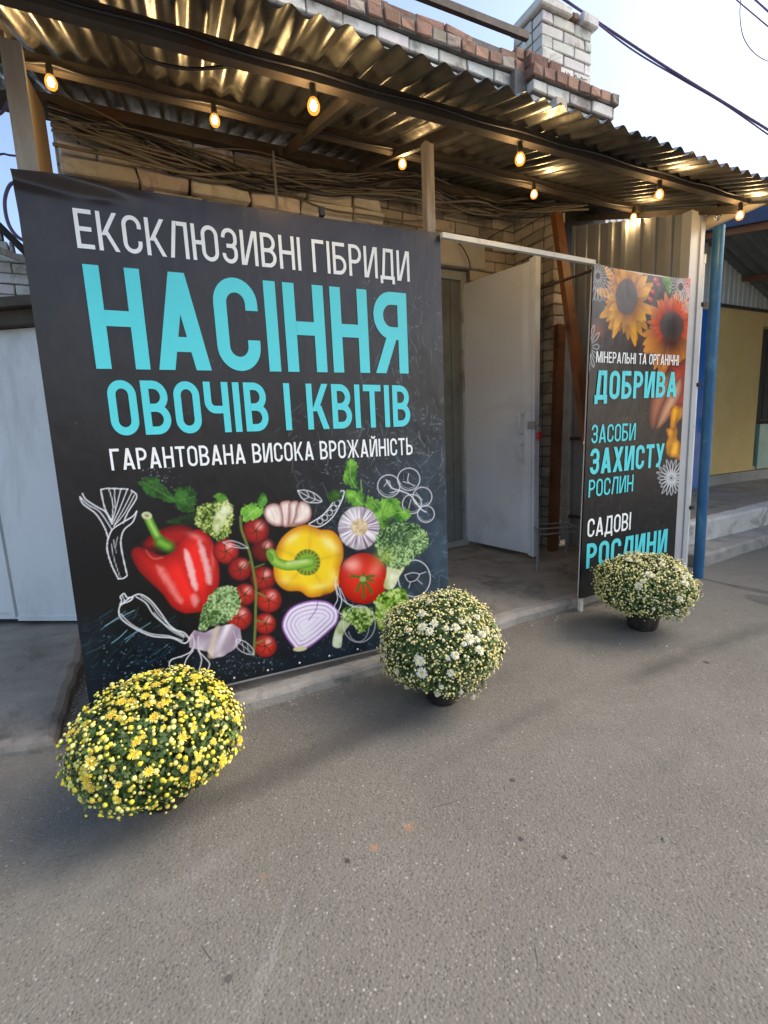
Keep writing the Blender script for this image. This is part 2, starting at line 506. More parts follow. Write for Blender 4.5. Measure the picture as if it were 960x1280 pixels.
def slab(name, outline, z0, z1, mat, bev=0.012, seed=1, rough=0.006):
    """raised slab with a worn, slightly wavy front edge"""
    r = random.Random(seed)
    pts = []
    n = len(outline)
    for i in range(n):
        a, b = Vector(outline[i]), Vector(outline[(i + 1) % n])
        k = max(1, int((b - a).length / 0.09))
        for j in range(k):
            p = a.lerp(b, j / k)
            if j: p += Vector((r.uniform(-rough, rough), r.uniform(-rough, rough)))
            pts.append(p)
    cen = sum(pts, Vector((0, 0))) / len(pts)
    m_ = MB()
    rings = []
    for ins, z in ((0, z0), (0, z1 - bev), (bev * 0.4, z1 - bev * 0.35), (bev * 1.3, z1)):
        rr = []
        for i, p in enumerate(pts):
            t = (pts[(i + 1) % len(pts)] - pts[i - 1]).normalized()
            nrm = Vector((-t.y, t.x))
            rr.append((p.x + nrm.x * ins, p.y + nrm.y * ins, z))
        rings.append(rr)
    L = len(pts)
    V = [q for rr in rings for q in rr]
    Fs = [(k * L + i, k * L + (i + 1) % L, (k + 1) * L + (i + 1) % L, (k + 1) * L + i) for k in range(3) for i in range(L)]
    m_.mesh(V, Fs, smooth=False)
    m_.poly(rings[-1])
    return m_.build(name, mat)


# outlines are counter-clockwise
KF = [(-0.36, 2.06), (0.283, 2.045), (0.961, 2.055), (1.60, 2.125), (1.946, 2.165), (2.47, 2.165), (3.62, 2.21)]
KB = [(x, y + 0.13) for x, y in KF]
def slab_z(off):
    """height of the entrance slab at a distance behind its front edge"""
    t_ = min(1.0, max(0.0, off / 0.55)); t_ = t_ * t_ * (3 - 2 * t_)
    return 0.058 + 0.062 * t_
struct(slab('kerb', KF + KB[::-1], 0, 0.062, MAT['kerb'], 0.022, 3, 0.010))
m1 = MB()
offs = [0.06, 0.10, 0.16, 0.22, 0.28, 0.34, 0.40, 0.46, 0.52, 0.60, 1.2, 4.0]
V = [(x, y + o, slab_z(o)) for o in offs for x, y in KF] + [(x, y + offs[0], 0) for x, y in KF] + [(KF[0][0], KF[0][1] + o, 0) for o in offs]
n_ = len(KF)
m1.mesh(V, [(j * n_ + i, j * n_ + i + 1, (j + 1) * n_ + i + 1, (j + 1) * n_ + i) for j in range(len(offs) - 1) for i in range(n_ - 1)], smooth=True)
q_ = len(offs) * n_
m1.mesh(V, [(q_ + i, q_ + i + 1, i + 1, i) for i in range(n_ - 1)] + [(q_ + n_ + j + 1, q_ + n_ + j, j * n_, (j + 1) * n_) for j in range(len(offs) - 1)])
struct(m1.build('pavement', MAT['concrete']))
lf = atz(70, 937, 0.0); lf2 = atz(0, 949, 0.0); lb = atz(103, 815, 0.085)
dv = (Vector((lf2.x - lf.x, lf2.y - lf.y))).normalized()
far_l = Vector((lf.x, lf.y)) + dv * 4.0
sp = slab('side_pavement', [(far_l.x, far_l.y), (lf.x, lf.y), (lb.x, lb.y), (lb.x - 0.02, 6.0), (far_l.x, 7.0)], 0, 0.05, MAT['concrete'], 0.03, 5, 0.010)
_bm = bmesh.new(); _bm.from_mesh(sp.data)
bmesh.ops.triangulate(_bm, faces=[f for f in _bm.faces if len(f.verts) > 4])
for v in _bm.verts:
    if v.co.z > 0.01: v.co.z += 0.062 * min(1, max(0, (v.co.y - 2.22) / 1.15))
_bm.to_mesh(sp.data); _bm.free()
struct(sp)

# steps and pavement of the neighbour on the right
e1 = [(3.98, 2.27), (4.12, 2.255), (5.17, 2.33), (12.0, 2.85)]
struct(slab('lower_step', [*e1, (12.0, 3.2), (3.98, 2.62)], 0, 0.105, MAT['kerb'], 0.02, 6, 0.012))
e2 = [(3.98, 2.52), (4.5, 2.53), (5.5, 2.56), (12.0, 3.06)]
struct(slab('upper_step', [*e2, (12.0, 3.25), (3.98, 2.62)], 0.1055, 0.30, MAT['step_paint'], 0.02, 7, 0.006))
mb = MB()
mb.hexa([(3.98, 2.60, 0.0), (12, 3.10, 0.0), (12, 6, 0.0), (3.98, 6, 0.0), (3.98, 2.60, 0.296), (12, 3.10, 0.296), (12, 6, 0.296), (3.98, 6, 0.296)])
struct(mb.build('upper_pavement', MAT['concrete']))


# ------------------------------------------------------------------ brickwork
def tone(r, base, spread):
    k = 1 + r.uniform(-spread, spread)
    return tuple(max(0.0, c * k * (1 + r.uniform(-0.04, 0.04))) for c in base)


def course(m_, x0, x1, y0, y1, z, h, unit, r, off=0.0, colf=None, jit=0.004, ch=0.006, miss=0.0, ax='x'):
    """one course of real bricks along X (or along Y with ax='y')"""
    a0, a1 = (x0, x1) if ax == 'x' else (y0, y1)
    p = a0 - off
    while p < a1 - 0.01:
        q = p + unit
        s, e = max(p, a0), min(q, a1)
        if e - s > 0.03 and r.random() >= miss:
            g = 0.005
            dd = r.uniform(-0.006, 0.006)
            if ax == 'x':
                m_.cham((s + g, y0 + dd, z + g), (e - g, y1, z + h - g), ch, colf(r), jit, r)
            else:
                m_.cham((x0 + dd, s + g, z + g), (x1 + dd, e - g, z + h - g), ch, colf(r), jit, r)
        p = q


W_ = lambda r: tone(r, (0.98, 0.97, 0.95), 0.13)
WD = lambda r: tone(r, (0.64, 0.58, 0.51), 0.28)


def REDC(r):
    if r.random() < 0.28: return tone(r, (0.60, 0.52, 0.45), 0.35)
    return tone(r, (0.44, 0.255, 0.19), 0.38)


shop = thing('shop_building', 'old brick shop with crumbling red and white brick cornice above the metal canopy', 'building', (1.5, 3.6, 0))
WY = 3.60
CH = 0.092
# wall behind the canopy: opening for the door between X 2.05 and 2.70, up to z 2.60
DX0, DX1, DZ = 1.78, 2.70, 2.60
r = random.Random(11)
m1 = MB()
z = 0.12
k = 0
while z < 3.93:
    zz = z
    odd = (k % 2) * 0.13
    if zz + CH <= DZ + 0.25:
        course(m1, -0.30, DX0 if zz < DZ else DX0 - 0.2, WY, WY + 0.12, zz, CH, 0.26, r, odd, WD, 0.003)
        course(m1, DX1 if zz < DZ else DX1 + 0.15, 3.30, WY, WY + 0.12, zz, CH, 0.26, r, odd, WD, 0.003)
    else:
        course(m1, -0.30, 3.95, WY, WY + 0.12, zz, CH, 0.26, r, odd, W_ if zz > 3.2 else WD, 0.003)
    z += CH; k += 1
wall = m1.build('wall', MAT['white_brick'], shop)
m1 = MB()
m1.box((-0.298, WY + 0.012, 0.11), (DX0, WY + 0.5, DZ)); m1.box((DX1, WY + 0.012, 0.11), (3.9, WY + 0.5, DZ))
m1.box((-0.298, WY + 0.012, DZ), (3.9, WY + 0.5, 4.0))
sub(wall, m1, 'mortar_bed', MAT['mortar'])
m1 = MB()
m1.cham((DX0 - 0.2, WY - 0.03, DZ + 0.01), (DX1 + 0.15, WY + 0.10, DZ + 0.245), 0.012)
sub(wall, m1, 'lintel', surf('lintel_plaster', (0.50, 0.46, 0.40), (0.62, 0.57, 0.50), 3, 0.9, bstr=0.4))
# long pale courses of rough blocks high on the left part of the wall
m1 = MB()
r = random.Random(5)
zb_ = 2.36
for j in range(6):
    hh = r.uniform(0.085, 0.115); yy = 3.44 + r.uniform(-0.03, 0.03)
    x = -0.26 - r.uniform(0, 0.2)
    while x < 1.75:
        L = r.uniform(0.22, 0.46)
        if r.random() > 0.06:
            m1.cham((max(x, -0.27), yy + r.uniform(-0.018, 0.018), zb_), (min(x + L, 1.78) - 0.012, 3.598, zb_ + hh - 0.010), 0.009, tone(r, (0.90, 0.84, 0.82), 0.22), 0.010, r)
        x += L
    zb_ += hh
m1.build('block_band', MAT['white_brick'], shop)

# right-hand pier
r = random.Random(13)
m1 = MB(); z = 0.12; k = 0
PX0, PX1, PY = 3.20, 3.335, 3.12
while z < 3.75:
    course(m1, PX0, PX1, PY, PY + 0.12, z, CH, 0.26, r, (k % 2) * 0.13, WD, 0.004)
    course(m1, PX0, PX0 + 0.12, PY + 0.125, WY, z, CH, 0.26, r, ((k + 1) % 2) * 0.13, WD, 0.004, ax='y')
    z += CH; k += 1
pier = m1.build('pier', MAT['white_brick'], shop)
m1 = MB(); m1.box((PX0 + 0.012, PY + 0.013, 0.11), (PX1 - 0.012, WY + 0.01, 3.70)); sub(pier, m1, 'mortar_bed', MAT['mortar'])
m1 = MB(); m1.box((PX1 - 0.011, PY + 0.16, 0.11), (4.0, WY + 0.01, 3.70)); m1.build('recess_shade', MAT['felt_and_shade'], shop)  # dark box stands in for the shade in the gap beside the pier

# cornice: projecting white courses, red courses above, ragged top
r = random.Random(17)
m1 = MB()
CYF = 3.40
zc = [3.68, 3.775, 3.87, 3.965]
course(m1, -1.2, 3.10, CYF + 0.10, WY + 0.2, zc[0], CH, 0.26, r, 0.05, W_, 0.004, 0.006)
course(m1, -1.2, 3.10, CYF + 0.05, WY + 0.2, zc[1], CH, 0.26, r, 0.1, W_, 0.004, 0.006)
course(m1, -1.2, 3.10, CYF + 0.015, WY + 0.2, zc[2], CH, 0.132, r, 0.02, W_, 0.004, 0.006)
course(m1, -1.2, 3.10, CYF - 0.01, WY + 0.2, zc[3], CH, 0.26, r, 0.15, W_, 0.004, 0.006)
PCY = 3.25
course(m1, 3.11, 4.05, PCY + 0.04, WY + 0.2, 3.80, CH, 0.132, r, 0.0, W_, 0.004, 0.006)
course(m1, 3.09, 4.06, PCY + 0.01, WY + 0.2, 3.893, CH, 0.26, r, 0.1, W_, 0.004, 0.006)
cor = m1.build('cornice', MAT['white_brick'], shop)
m1 = MB()
course(m1, -1.2, 3.10, CYF - 0.05, WY + 0.2, 4.06, CH, 0.132, r, 0.03, REDC, 0.006, 0.007)
course(m1, -1.2, 3.06, CYF - 0.02, WY + 0.2, 4.155, 0.072, 0.26, r, 0.1, REDC, 0.010, 0.008, 0.12)
course(m1, -1.2, 2.1, CYF + 0.05, WY + 0.2, 4.23, 0.066, 0.26, r, 0.0, REDC, 0.012, 0.008, 0.35)
course(m1, 3.07, 4.08, PCY - 0.02, WY + 0.2, 3.988, CH, 0.132, r, 0.02, REDC, 0.006, 0.007)
course(m1, 3.08, 3.42, PCY + 0.02, WY + 0.2, 4.083, CH, 0.26, r, 0.06, REDC, 0.007, 0.008)
course(m1, 3.02, 3.40, PCY + 0.12, WY + 0.2, 4.178, CH, 0.26, r, 0.16, REDC, 0.007, 0.008, 0.12)
sub(cor, m1, 'red_course', MAT['white_brick'])
m1 = MB()
for y_, za, zb in ((CYF + 0.05, 3.772, 3.868), (CYF + 0.015, 3.869, 3.963), (CYF - 0.01, 3.964, 4.058), (CYF - 0.05, 4.059, 4.150), (CYF - 0.02, 4.151, 4.215)):
    m1.box((-1.2, y_ + 0.013, za), (3.07, CYF + 0.13, zb))
for y_, za, zb in ((PCY + 0.04, 3.80, 3.892), (PCY + 0.01, 3.893, 3.986), (PCY - 0.02, 3.987, 4.072)):
    m1.box((3.105, y_ + 0.013, za), (4.035, PCY + 0.08, zb))
m1.box((-1.2, CYF + 0.13, 3.69), (3.08, WY + 0.6, 4.22)); m1.box((2.97, PCY + 0.08, 3.81), (4.02, WY + 0.6, 4.06))
sub(cor, m1, 'mortar_bed', MAT['mortar'])
# chimney
m1 = MB(); r = random.Random(23)
cx0, cx1, cy0, cy1 = 3.42, 4.03, 3.50, 3.86
z = 4.0; k = 0
while z < 4.70:
    o_ = (k % 2) * 0.13
    course(m1, cx0, cx1, cy0, cy0 + 0.12, z, CH, 0.26, r, o_, W_, 0.004, 0.006)
    course(m1, cx0, cx0 + 0.12, cy0 + 0.125, cy1, z, CH, 0.26, r, 0.13 - o_, W_, 0.004, 0.006, ax='y')
    course(m1, cx1 - 0.12, cx1, cy0 + 0.125, cy1, z, CH, 0.26, r, 0.13 - o_, W_, 0.004, 0.006, ax='y')
    z += CH; k += 1
course(m1, cx0 - 0.04, cx0 + 0.33, cy0 - 0.04, cy1, z, CH, 0.37, r, 0, W_, 0.006, 0.010)
course(m1, cx0 + 0.34, cx0 + 0.43, cy0 - 0.02, cy1, z, CH * 0.8, 0.09, r, 0, REDC, 0.006, 0.010)
course(m1, cx0 + 0.44, cx1 + 0.04, cy0 - 0.04, cy1, z, CH, 0.30, r, 0, W_, 0.006, 0.010)
chim = m1.build('chimney', MAT['white_brick'], shop)
m1 = MB(); m1.box((cx0 + 0.014, cy0 + 0.014, 3.9), (cx1 - 0.014, cy1 - 0.005, z + 0.01)); sub(chim, m1, 'mortar_bed', MAT['mortar'])
# black graffiti scrawl on the chimney
r = random.Random(3)
for row in range(3):
    m1 = MB(); x = cx0 + 0.18 + row * 0.04; pts = []
    while x < cx1 - 0.06:
        pts.append(Vector((x + r.uniform(-0.012, 0.012), cy0 - 0.010, 4.13 + row * 0.085 + r.choice((-1, 1)) * r.uniform(0.006, 0.03))))
        x += r.uniform(0.008, 0.02)
    m1.tube(pts, 0.003, 5)
    sub(chim, m1, 'graffiti_scrawl', MAT['black_cable'])
# roof: felt edge, steel rail, rubble
m1 = MB()
V, Fs = [], []
xs = np.linspace(-1.2, 3.2, 40)
for i, x in enumerate(xs):
    sag = 0.015 * math.sin(x * 6) + 0.012 * math.sin(x * 17)
    V += [(x, CYF + 0.06 + sag, 4.275 + sag - 0.03 * (x > 2.2)), (x, WY + 2.4, 4.40), (x, WY + 2.4, 4.37), (x, CYF + 0.06 + sag, 4.25 + sag - 0.03 * (x > 2.2))]
for i in range(39):
    for k in range(4):
        Fs.append((i * 4 + k, i * 4 + (k + 1) % 4, (i + 1) * 4 + (k + 1) % 4, (i + 1) * 4 + k))
m1.mesh(V, Fs)
m1.build('roof', MAT['felt_and_shade'], shop)
m1 = MB()
a, b = at(520, -8, 3.45), at(648, 42, 3.45)
d = (b - a)
m1.bar(a - d * 1.5, b + d * 0.1, 0.04, 0.055)
m1.build('roof_rail', MAT['rusty_steel'], shop)
# doorway frame and dark interior
m1 = MB()
fy0, fy1 = 3.66, 3.78
m1.box((DX1 - 0.055, fy0, 0.12), (DX1 + 0.0, fy1, DZ)); m1.box((DX0, fy0, 0.12), (DX0 + 0.06, fy1, DZ)); m1.box((DX0 + 0.06, fy0 + 0.002, DZ - 0.07), (DX1 - 0.055, fy1 - 0.002, DZ))
m1.box((DX0 + 0.06, fy0 + 0.004, 0.12), (DX1 - 0.055, fy1, 0.17))
m1.build('door_frame', MAT['frame_paint'], shop)
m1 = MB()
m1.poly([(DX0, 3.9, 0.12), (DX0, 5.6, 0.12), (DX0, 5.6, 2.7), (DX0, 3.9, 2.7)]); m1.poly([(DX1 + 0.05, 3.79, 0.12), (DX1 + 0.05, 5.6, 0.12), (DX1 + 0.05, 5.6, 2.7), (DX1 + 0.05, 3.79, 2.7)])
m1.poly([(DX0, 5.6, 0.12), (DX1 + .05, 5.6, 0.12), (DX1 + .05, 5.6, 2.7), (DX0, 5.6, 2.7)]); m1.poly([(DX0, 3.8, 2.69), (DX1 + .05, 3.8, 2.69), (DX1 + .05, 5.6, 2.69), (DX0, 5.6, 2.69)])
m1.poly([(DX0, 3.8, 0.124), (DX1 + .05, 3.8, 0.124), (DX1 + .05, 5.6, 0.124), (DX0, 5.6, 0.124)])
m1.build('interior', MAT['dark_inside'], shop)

m1 = MB(); m1.box((DX0 + 0.062, 3.70, 0.172), (DX1 - 0.057, 3.735, DZ - 0.072)); m1.box((DX0 + 0.45, 3.690, 0.30), (DX0 + 0.52, 3.699, DZ - 0.2)); m1.box((DX1 - 0.15, 3.688, 0.172), (DX1 - 0.12, 3.699, DZ - 0.074))
m1.build('inner_door', surf('inner_door_paint', (0.15, 0.16, 0.145), (0.20, 0.21, 0.19), 4, 0.6, stain=(0.11, 0.11, 0.10), stain_s=3), shop)
# open door leaf
hx, hy = 2.675, 3.70
fx, fy = 2.795, 2.905
dvec = Vector((fx - hx, fy - hy, 0)); dl = dvec.length; du = dvec / dl
dn = Vector((-du.y, du.x, 0))           # points to +X side
if dn.x < 0: dn = -dn
def dp(s, t, z): return Vector((hx, hy, 0)) + du * s + dn * t + Vector((0, 0, z))
m1 = MB()
def dbox(m_, s0, s1, t0, t1, z0, z1):
    p = [dp(s0, t0, z0), dp(s1, t0, z0), dp(s1, t1, z0), dp(s0, t1, z0)]
    q = [dp(s0, t0, z1), dp(s1, t0, z1), dp(s1, t1, z1), dp(s0, t1, z1)]
    cen = sum(p + q, Vector()) / 8
    a = (p[1] - p[0]).cross(p[3] - p[0])
    if a.z < 0: p, q = p[::-1], q[::-1]
    m_.hexa(p + q)
# slightly quilted face
nx_, nz_ = 20, 40
V = []
r = random.Random(2)
ph = [r.uniform(0, 6) for _ in range(6)]
for j in range(nz_ + 1):
    for i in range(nx_ + 1):
        s = dl * 0.93 * i / nx_; zz = 0.165 + (2.47 - 0.165) * j / nz_
        wv = 0.004 * math.sin(s * 7 + ph[0]) * math.sin(zz * 4 + ph[1]) + 0.003 * math.sin(zz * 9 + ph[2])
        edge = min(i, nx_ - i, j, nz_ - j)
        V.append(dp(s, -0.002 - (0.010 if edge > 0 else 0) + wv * (edge > 0), zz + 0.03 * (1 - s / dl) * (j == nz_)))
m1.mesh(V, [(j * (nx_ + 1) + i, j * (nx_ + 1) + i + 1, (j + 1) * (nx_ + 1) + i + 1, (j + 1) * (nx_ + 1) + i) for j in range(nz_) for i in range(nx_)], smooth=True)
dbox(m1, 0.0, dl * 0.935, 0.0, 0.055, 0.16, 2.475)
dbox(m1, dl * 0.937, dl * 0.968, -0.012, 0.05, 0.15, 2.49)
dbox(m1, dl * 0.97, dl, -0.004, 0.056, 0.14, 2.50)
leaf = m1.build('door', MAT['door_paint'], shop)
for za, zb, s in ((1.16, 1.33, 0.70), (0.94, 1.09, 0.695)):
    m1 = MB()
    a, b = dp(s, -0.014, za), dp(s, -0.014, zb)
    m1.tube([a, dp(s, -0.06, za + 0.01), dp(s, -0.062, (za + zb) / 2), dp(s, -0.06, zb - 0.01), b], 0.008, 8)
    dbox(m1, s - 0.02, s + 0.02, -0.018, -0.012, za - 0.025, za + 0.02); dbox(m1, s - 0.02, s + 0.02, -0.018, -0.012, zb - 0.02, zb + 0.025)
    sub(leaf, m1, 'handle', MAT['door_paint'])
m1 = MB()
dbox(m1, dl * 0.93, dl * 1.02, -0.022, -0.013, 1.20, 1.26)
m1.tube([dp(dl * 1.015, -0.02, 1.23), dp(dl * 1.05, -0.03, 1.235), dp(dl * 1.05, 0.03, 1.235), dp(dl * 1.01, 0.05, 1.23)], 0.006, 6)
sub(leaf, m1, 'hasp', MAT['grey_metal'])
pl = thing('padlock', 'small red padlock hanging from the hasp of the grey open door', 'padlock', tuple(dp(dl * 1.05, 0.0, 1.12)))
m1 = MB(); c_ = dp(dl * 1.05, 0.0, 1.12)
m1.cham((c_.x - 0.024, c_.y - 0.014, c_.z), (c_.x + 0.024, c_.y + 0.014, c_.z + 0.055), 0.008)
m1.build('body', MAT['red_paint'], pl)
m1 = MB()
m1.tube([(c_.x - 0.014, c_.y, c_.z + 0.05), (c_.x - 0.014, c_.y, c_.z + 0.09), (c_.x - 0.008, c_.y, c_.z + 0.108), (c_.x + 0.008, c_.y, c_.z + 0.108), (c_.x + 0.014, c_.y, c_.z + 0.09), (c_.x + 0.014, c_.y, c_.z + 0.05)], 0.004, 6)
m1.build('shackle', MAT['grey_metal'], pl)

# ------------------------------------------------------------------ canopy
can = thing('canopy', 'lean-to canopy of rusty corrugated metal sheets on thin posts over the shop front', 'canopy', (1.5, 2.15, 0.12))
SL = 0.373
def sheet_z(Y): return 2.565 + SL * (Y - 1.85)
m1 = MB()
PITCH, AMP = 0.092, 0.0135
sheets = [(-0.72, 0.78, 0.0), (0.70, 2.22, 0.006), (2.14, 3.78, 0.0)]
r = random.Random(9)
for (xa, xb, lift) in sheets:
    n = int((xb - xa) / PITCH * 12)
    rows = 8
    for side in (0, 1):
        V = []
        for j in range(rows + 1):
            for i in range(n + 1):
                x = xa + (xb - xa) * i / n
                yf = 1.535 + (0.02 if xa > 0 else 0.05 * (x < 0.4)) - 0.02 * (xa > 2)
                Y = yf + (3.57 - yf) * j / rows
                zz = sheet_z(Y) + lift + AMP * math.cos(2 * math.pi * x / PITCH) + 0.004 * math.sin(x * 5 + Y * 3) - 0.0012 * side
                V.append((x + 0.105 * (Y - 1.85), Y, zz))
        Fs = [(j * (n + 1) + i, j * (n + 1) + i + 1, (j + 1) * (n + 1) + i + 1, (j + 1) * (n + 1) + i) for j in range(rows) for i in range(n)]
        if side: Fs = [f[::-1] for f in Fs]
        m1.mesh(V, Fs, smooth=True)
m1.build('roof_sheet', MAT['zinc'], can)
def beam(name, a, b, w, h, mat='rusty_steel'):
    m_ = MB(); m_.bar(a, b, w, h); return m_.build(name, MAT[mat], can)
BF = [Vector((-0.75, 1.85, 2.487)), Vector((3.52, 1.85, 2.547))]
BM = [Vector((-0.42, 2.60, 2.785)), Vector((3.55, 2.60, 2.805))]
BB = [Vector((-0.42, 3.355, 3.065)), Vector((3.3, 3.355, 3.075))]
beam('front_beam', BF[0], BF[1], 0.042, 0.052)
beam('middle_beam', BM[0], BM[1], 0.04, 0.048)
beam('back_beam', BB[0], BB[1], 0.05, 0.06)
for X in (0.86, 1.37, 3.50):
    beam('rafter', (X, 1.88, 2.505), (X + 0.14, 3.26, 2.505 + SL * 1.38), 0.032, 0.04, 'rusty_steel')
m1 = MB(); m1.bar((1.372, 2.155, 0.055), (1.372, 2.155, 2.585), 0.045, 0.045, (0, 1, 0)); m1.build('post', MAT['old_wood'], can)
m1 = MB(); m1.bar((-0.278, 2.165, 0.055), (-0.262, 2.165, 2.56), 0.06, 0.045, (0, 1, 0)); m1.build('post', MAT['old_wood'], can)
m1 = MB(); m1.box((-0.315, 2.30, 1.9), (-0.295, 3.55, 2.62)); m1.hexa([(-0.315, 2.30, 2.62), (-0.295, 2.30, 2.62), (-0.295, 3.3, 2.62), (-0.315, 3.3, 2.62), (-0.315, 2.30, 2.68), (-0.295, 2.30, 2.68), (-0.295, 3.3, 3.0), (-0.315, 3.3, 3.0)])
m1.build('side_panel', MAT['plywood'], can)
a = at(340, 170, 3.27); m1 = MB(); m1.tube([(a.x, 3.27, 2.2), (a.x, 3.27, 3.02)], 0.009, 8); m1.build('hanger_rod', MAT['grey_metal'], can)
# loose black cable under the sheets
def curve(pts, n=10):
    """Catmull-Rom through the points"""
    P = [Vector(p) for p in pts]
    P = [P[0] * 2 - P[1]] + P + [P[-1] * 2 - P[-2]]
    out = []
    for i in range(1, len(P) - 2):
        for k in range(n):
            t = k / n
            out.append(0.5 * ((2 * P[i]) + (P[i + 1] - P[i - 1]) * t + (2 * P[i - 1] - 5 * P[i] + 4 * P[i + 1] - P[i + 2]) * t * t + (3 * P[i] - P[i - 1] - 3 * P[i + 1] + P[i + 2]) * t ** 3))
    out.append(P[-2])
    return out
m1 = MB()
m1.tube(curve([at(x, y, Y) for x, y, Y in ((140, 38, 1.88), (160, 55, 1.95), (185, 75, 2.0), (235, 86, 2.0), (275, 84, 1.98), (300, 82, 2.0))]), 0.006, 6)
tag(m1.build('cable', MAT['black_cable']), 'black loose cable sagging under the canopy sheets behind the front beam', 'cable')

# ------------------------------------------------------------------ wall on the right: profiled partition, corner post
part = thing('partition', 'profiled metal partition wall between brick pier and grey corner post under the canopy', 'wall', (3.47, 2.6, 0.12))
def profiled(m_, p0, p1, z0, z1a, z1b, pitch=0.13, depth=0.018, n0=None):
    p0, p1 = Vector(p0), Vector(p1)
    d = (p1 - p0); L = d.length; u = d / L
    nn = Vector((u.y, -u.x)) if n0 is None else Vector(n0)
    prof = []
    s = 0.0
    while s < L:
        for ds, o in ((0, 0), (0.55, 0), (0.62, 1), (0.93, 1), (1.0, 0)):
            q = s + ds * pitch
            if q <= L: prof.append((q, o * depth))
        s += pitch
    prof.append((L, prof[-1][1]))
    V = []
    for q, o in prof:
        b = p0 + u * q + nn * o
        zt = z1a + (z1b - z1a) * q / L
        V += [(b.x, b.y, z0), (b.x, b.y, zt), (b.x - nn.x * 0.002, b.y - nn.y * 0.002, zt), (b.x - nn.x * 0.002, b.y - nn.y * 0.002, z0)]
    n = len(prof)
    Fs = []
    for i in range(n - 1):
        for k in range(4):
            Fs.append((i * 4 + k, i * 4 + (k + 1) % 4, (i + 1) * 4 + (k + 1) % 4, (i + 1) * 4 + k))
    m_.mesh(V, Fs)
m1 = MB(); profiled(m1, (3.455, 2.20), (3.405, 3.10), 0.10, 2.60, 2.86, 0.115, 0.02, (-1, 0)); m1.build('profiled_sheet', MAT['tan_sheet'], part)
m1 = MB()
m1.box((3.435, 2.135, 0.056), (3.46, 2.20, 2.60)); m1.box((3.462, 2.138, 0.056), (3.535, 2.19, 2.60)); m1.box((3.537, 2.128, 0.056), (3.58, 2.20, 2.60))
m1.build('corner_post', MAT['grey_sheet'], part)
m1 = MB()
m1.tube([(3.605, 2.15, 0.05), (3.605, 2.15, 2.30)], 0.017, 10); m1.tube([(3.605, 2.15, 2.28), (3.605, 2.15, 2.34)], 0.022, 10)
cp = m1.build('conduit_pipe', MAT['white_metal'], part)
m1 = MB()
for zz in (0.55, 1.45, 2.0): m1.box((3.595, 2.12, zz), (3.632, 2.14, zz + 0.025))
m1.build('pipe_clip', MAT['black_plastic'], part)
m1 = MB(); m1.bar((3.43, 2.21, 1.10), (3.378, 3.08, 1.10), 0.012, 0.03); m1.bar((3.43, 2.21, 0.42), (3.378, 3.08, 0.40), 0.012, 0.03); m1.bar((3.43, 2.21, 2.18), (3.395, 2.85, 2.25), 0.012, 0.018)
m1.build('cross_rail', MAT['rusty_steel'], part)

# ------------------------------------------------------------------ brown steel sections leaning in the corner
def channel(a, b, w, label):
    m_ = MB()
    a, b = Vector(a), Vector(b)
    d = (b - a).normalized(); s = d.cross(Vector((0, 1, 0))).normalized() ; u = s.cross(d)
    t = 0.006
    m_.bar(a, b, w, t, u)
    m_.bar(a + s * (w / 2 - t / 2) + u * 0.024, b + s * (w / 2 - t / 2) + u * 0.024, t * 0.98, 0.042, u)
    m_.bar(a - s * (w / 2 - t / 2) + u * 0.024, b - s * (w / 2 - t / 2) + u * 0.024, t * 0.98, 0.042, u)
    o = m_.build('steel_channel', MAT['brown_steel'])
    o.data.transform(Matrix.Translation(-a)); o.location = a
    tag(o, label, 'steel section', 'brown steel sections leaning in the corner')
channel((3.137, 3.01, 0.12), (3.24, 3.06, 2.06), 0.085, 'shorter brown steel section standing upright against the brick pier')
channel((2.94, 2.30, 0.12), (3.11, 2.99, 2.88), 0.085, 'long brown steel section leaning diagonally behind the white rail')

# small wire rack on the floor
rk = thing('wire_rack', 'low grey metal rack of thin rods standing beside the open door', 'rack', (2.85, 2.8, 0.12))
A_, B_, C_, D_ = Vector((2.592, 2.655, 0.40)), Vector((3.04, 2.60, 0.385)), Vector((3.16, 2.90, 0.39)), Vector((2.86, 2.98, 0.40))
m1 = MB()
for p, q in ((A_, B_), (B_, C_), (C_, D_), (D_, A_), (A_.lerp(D_, .5), B_.lerp(C_, .5))): m1.tube([p, q], 0.006, 6)
m1.build('top_frame', MAT['grey_metal'], rk)
for p in (A_, B_, C_, D_):
    m1 = MB(); m1.bar(Vector((p.x, p.y, 0.12)), p + Vector((0, 0, 0.012)), 0.016, 0.016, (0, 1, 0)); m1.build('leg', MAT['grey_metal'], rk)

# ------------------------------------------------------------------ lettering: stroke alphabet of condensed capitals
def arc_pts(cx, cy, rx, ry, a0, a1, n=9):
    return [(cx + rx * math.cos(a0 + (a1 - a0) * i / n), cy + ry * math.sin(a0 + (a1 - a0) * i / n)) for i in range(n + 1)]


def strip(pts, w, closed=False):
    pts = [p for i, p in enumerate(pts) if i == 0 or math.dist(p, pts[i - 1]) > 1e-5]
    if closed and math.dist(pts[0], pts[-1]) < 1e-5: pts = pts[:-1]
    n = len(pts)
    L, R = [], []
    for i in range(n):
        p0 = pts[(i - 1) % n] if closed or i > 0 else pts[i]
        p1 = pts[(i + 1) % n] if closed or i < n - 1 else pts[i]
        t = np.array(p1) - np.array(p0); t = t / (np.linalg.norm(t) + 1e-9)
        nn = np.array([-t[1], t[0]]) * w / 2
        L.append(tuple(np.array(pts[i]) + nn)); R.append(tuple(np.array(pts[i]) - nn))
    out = []
    for i in range(n if closed else n - 1):
        j = (i + 1) % n
        out.append([R[i], R[j], L[j], L[i]])
    return out


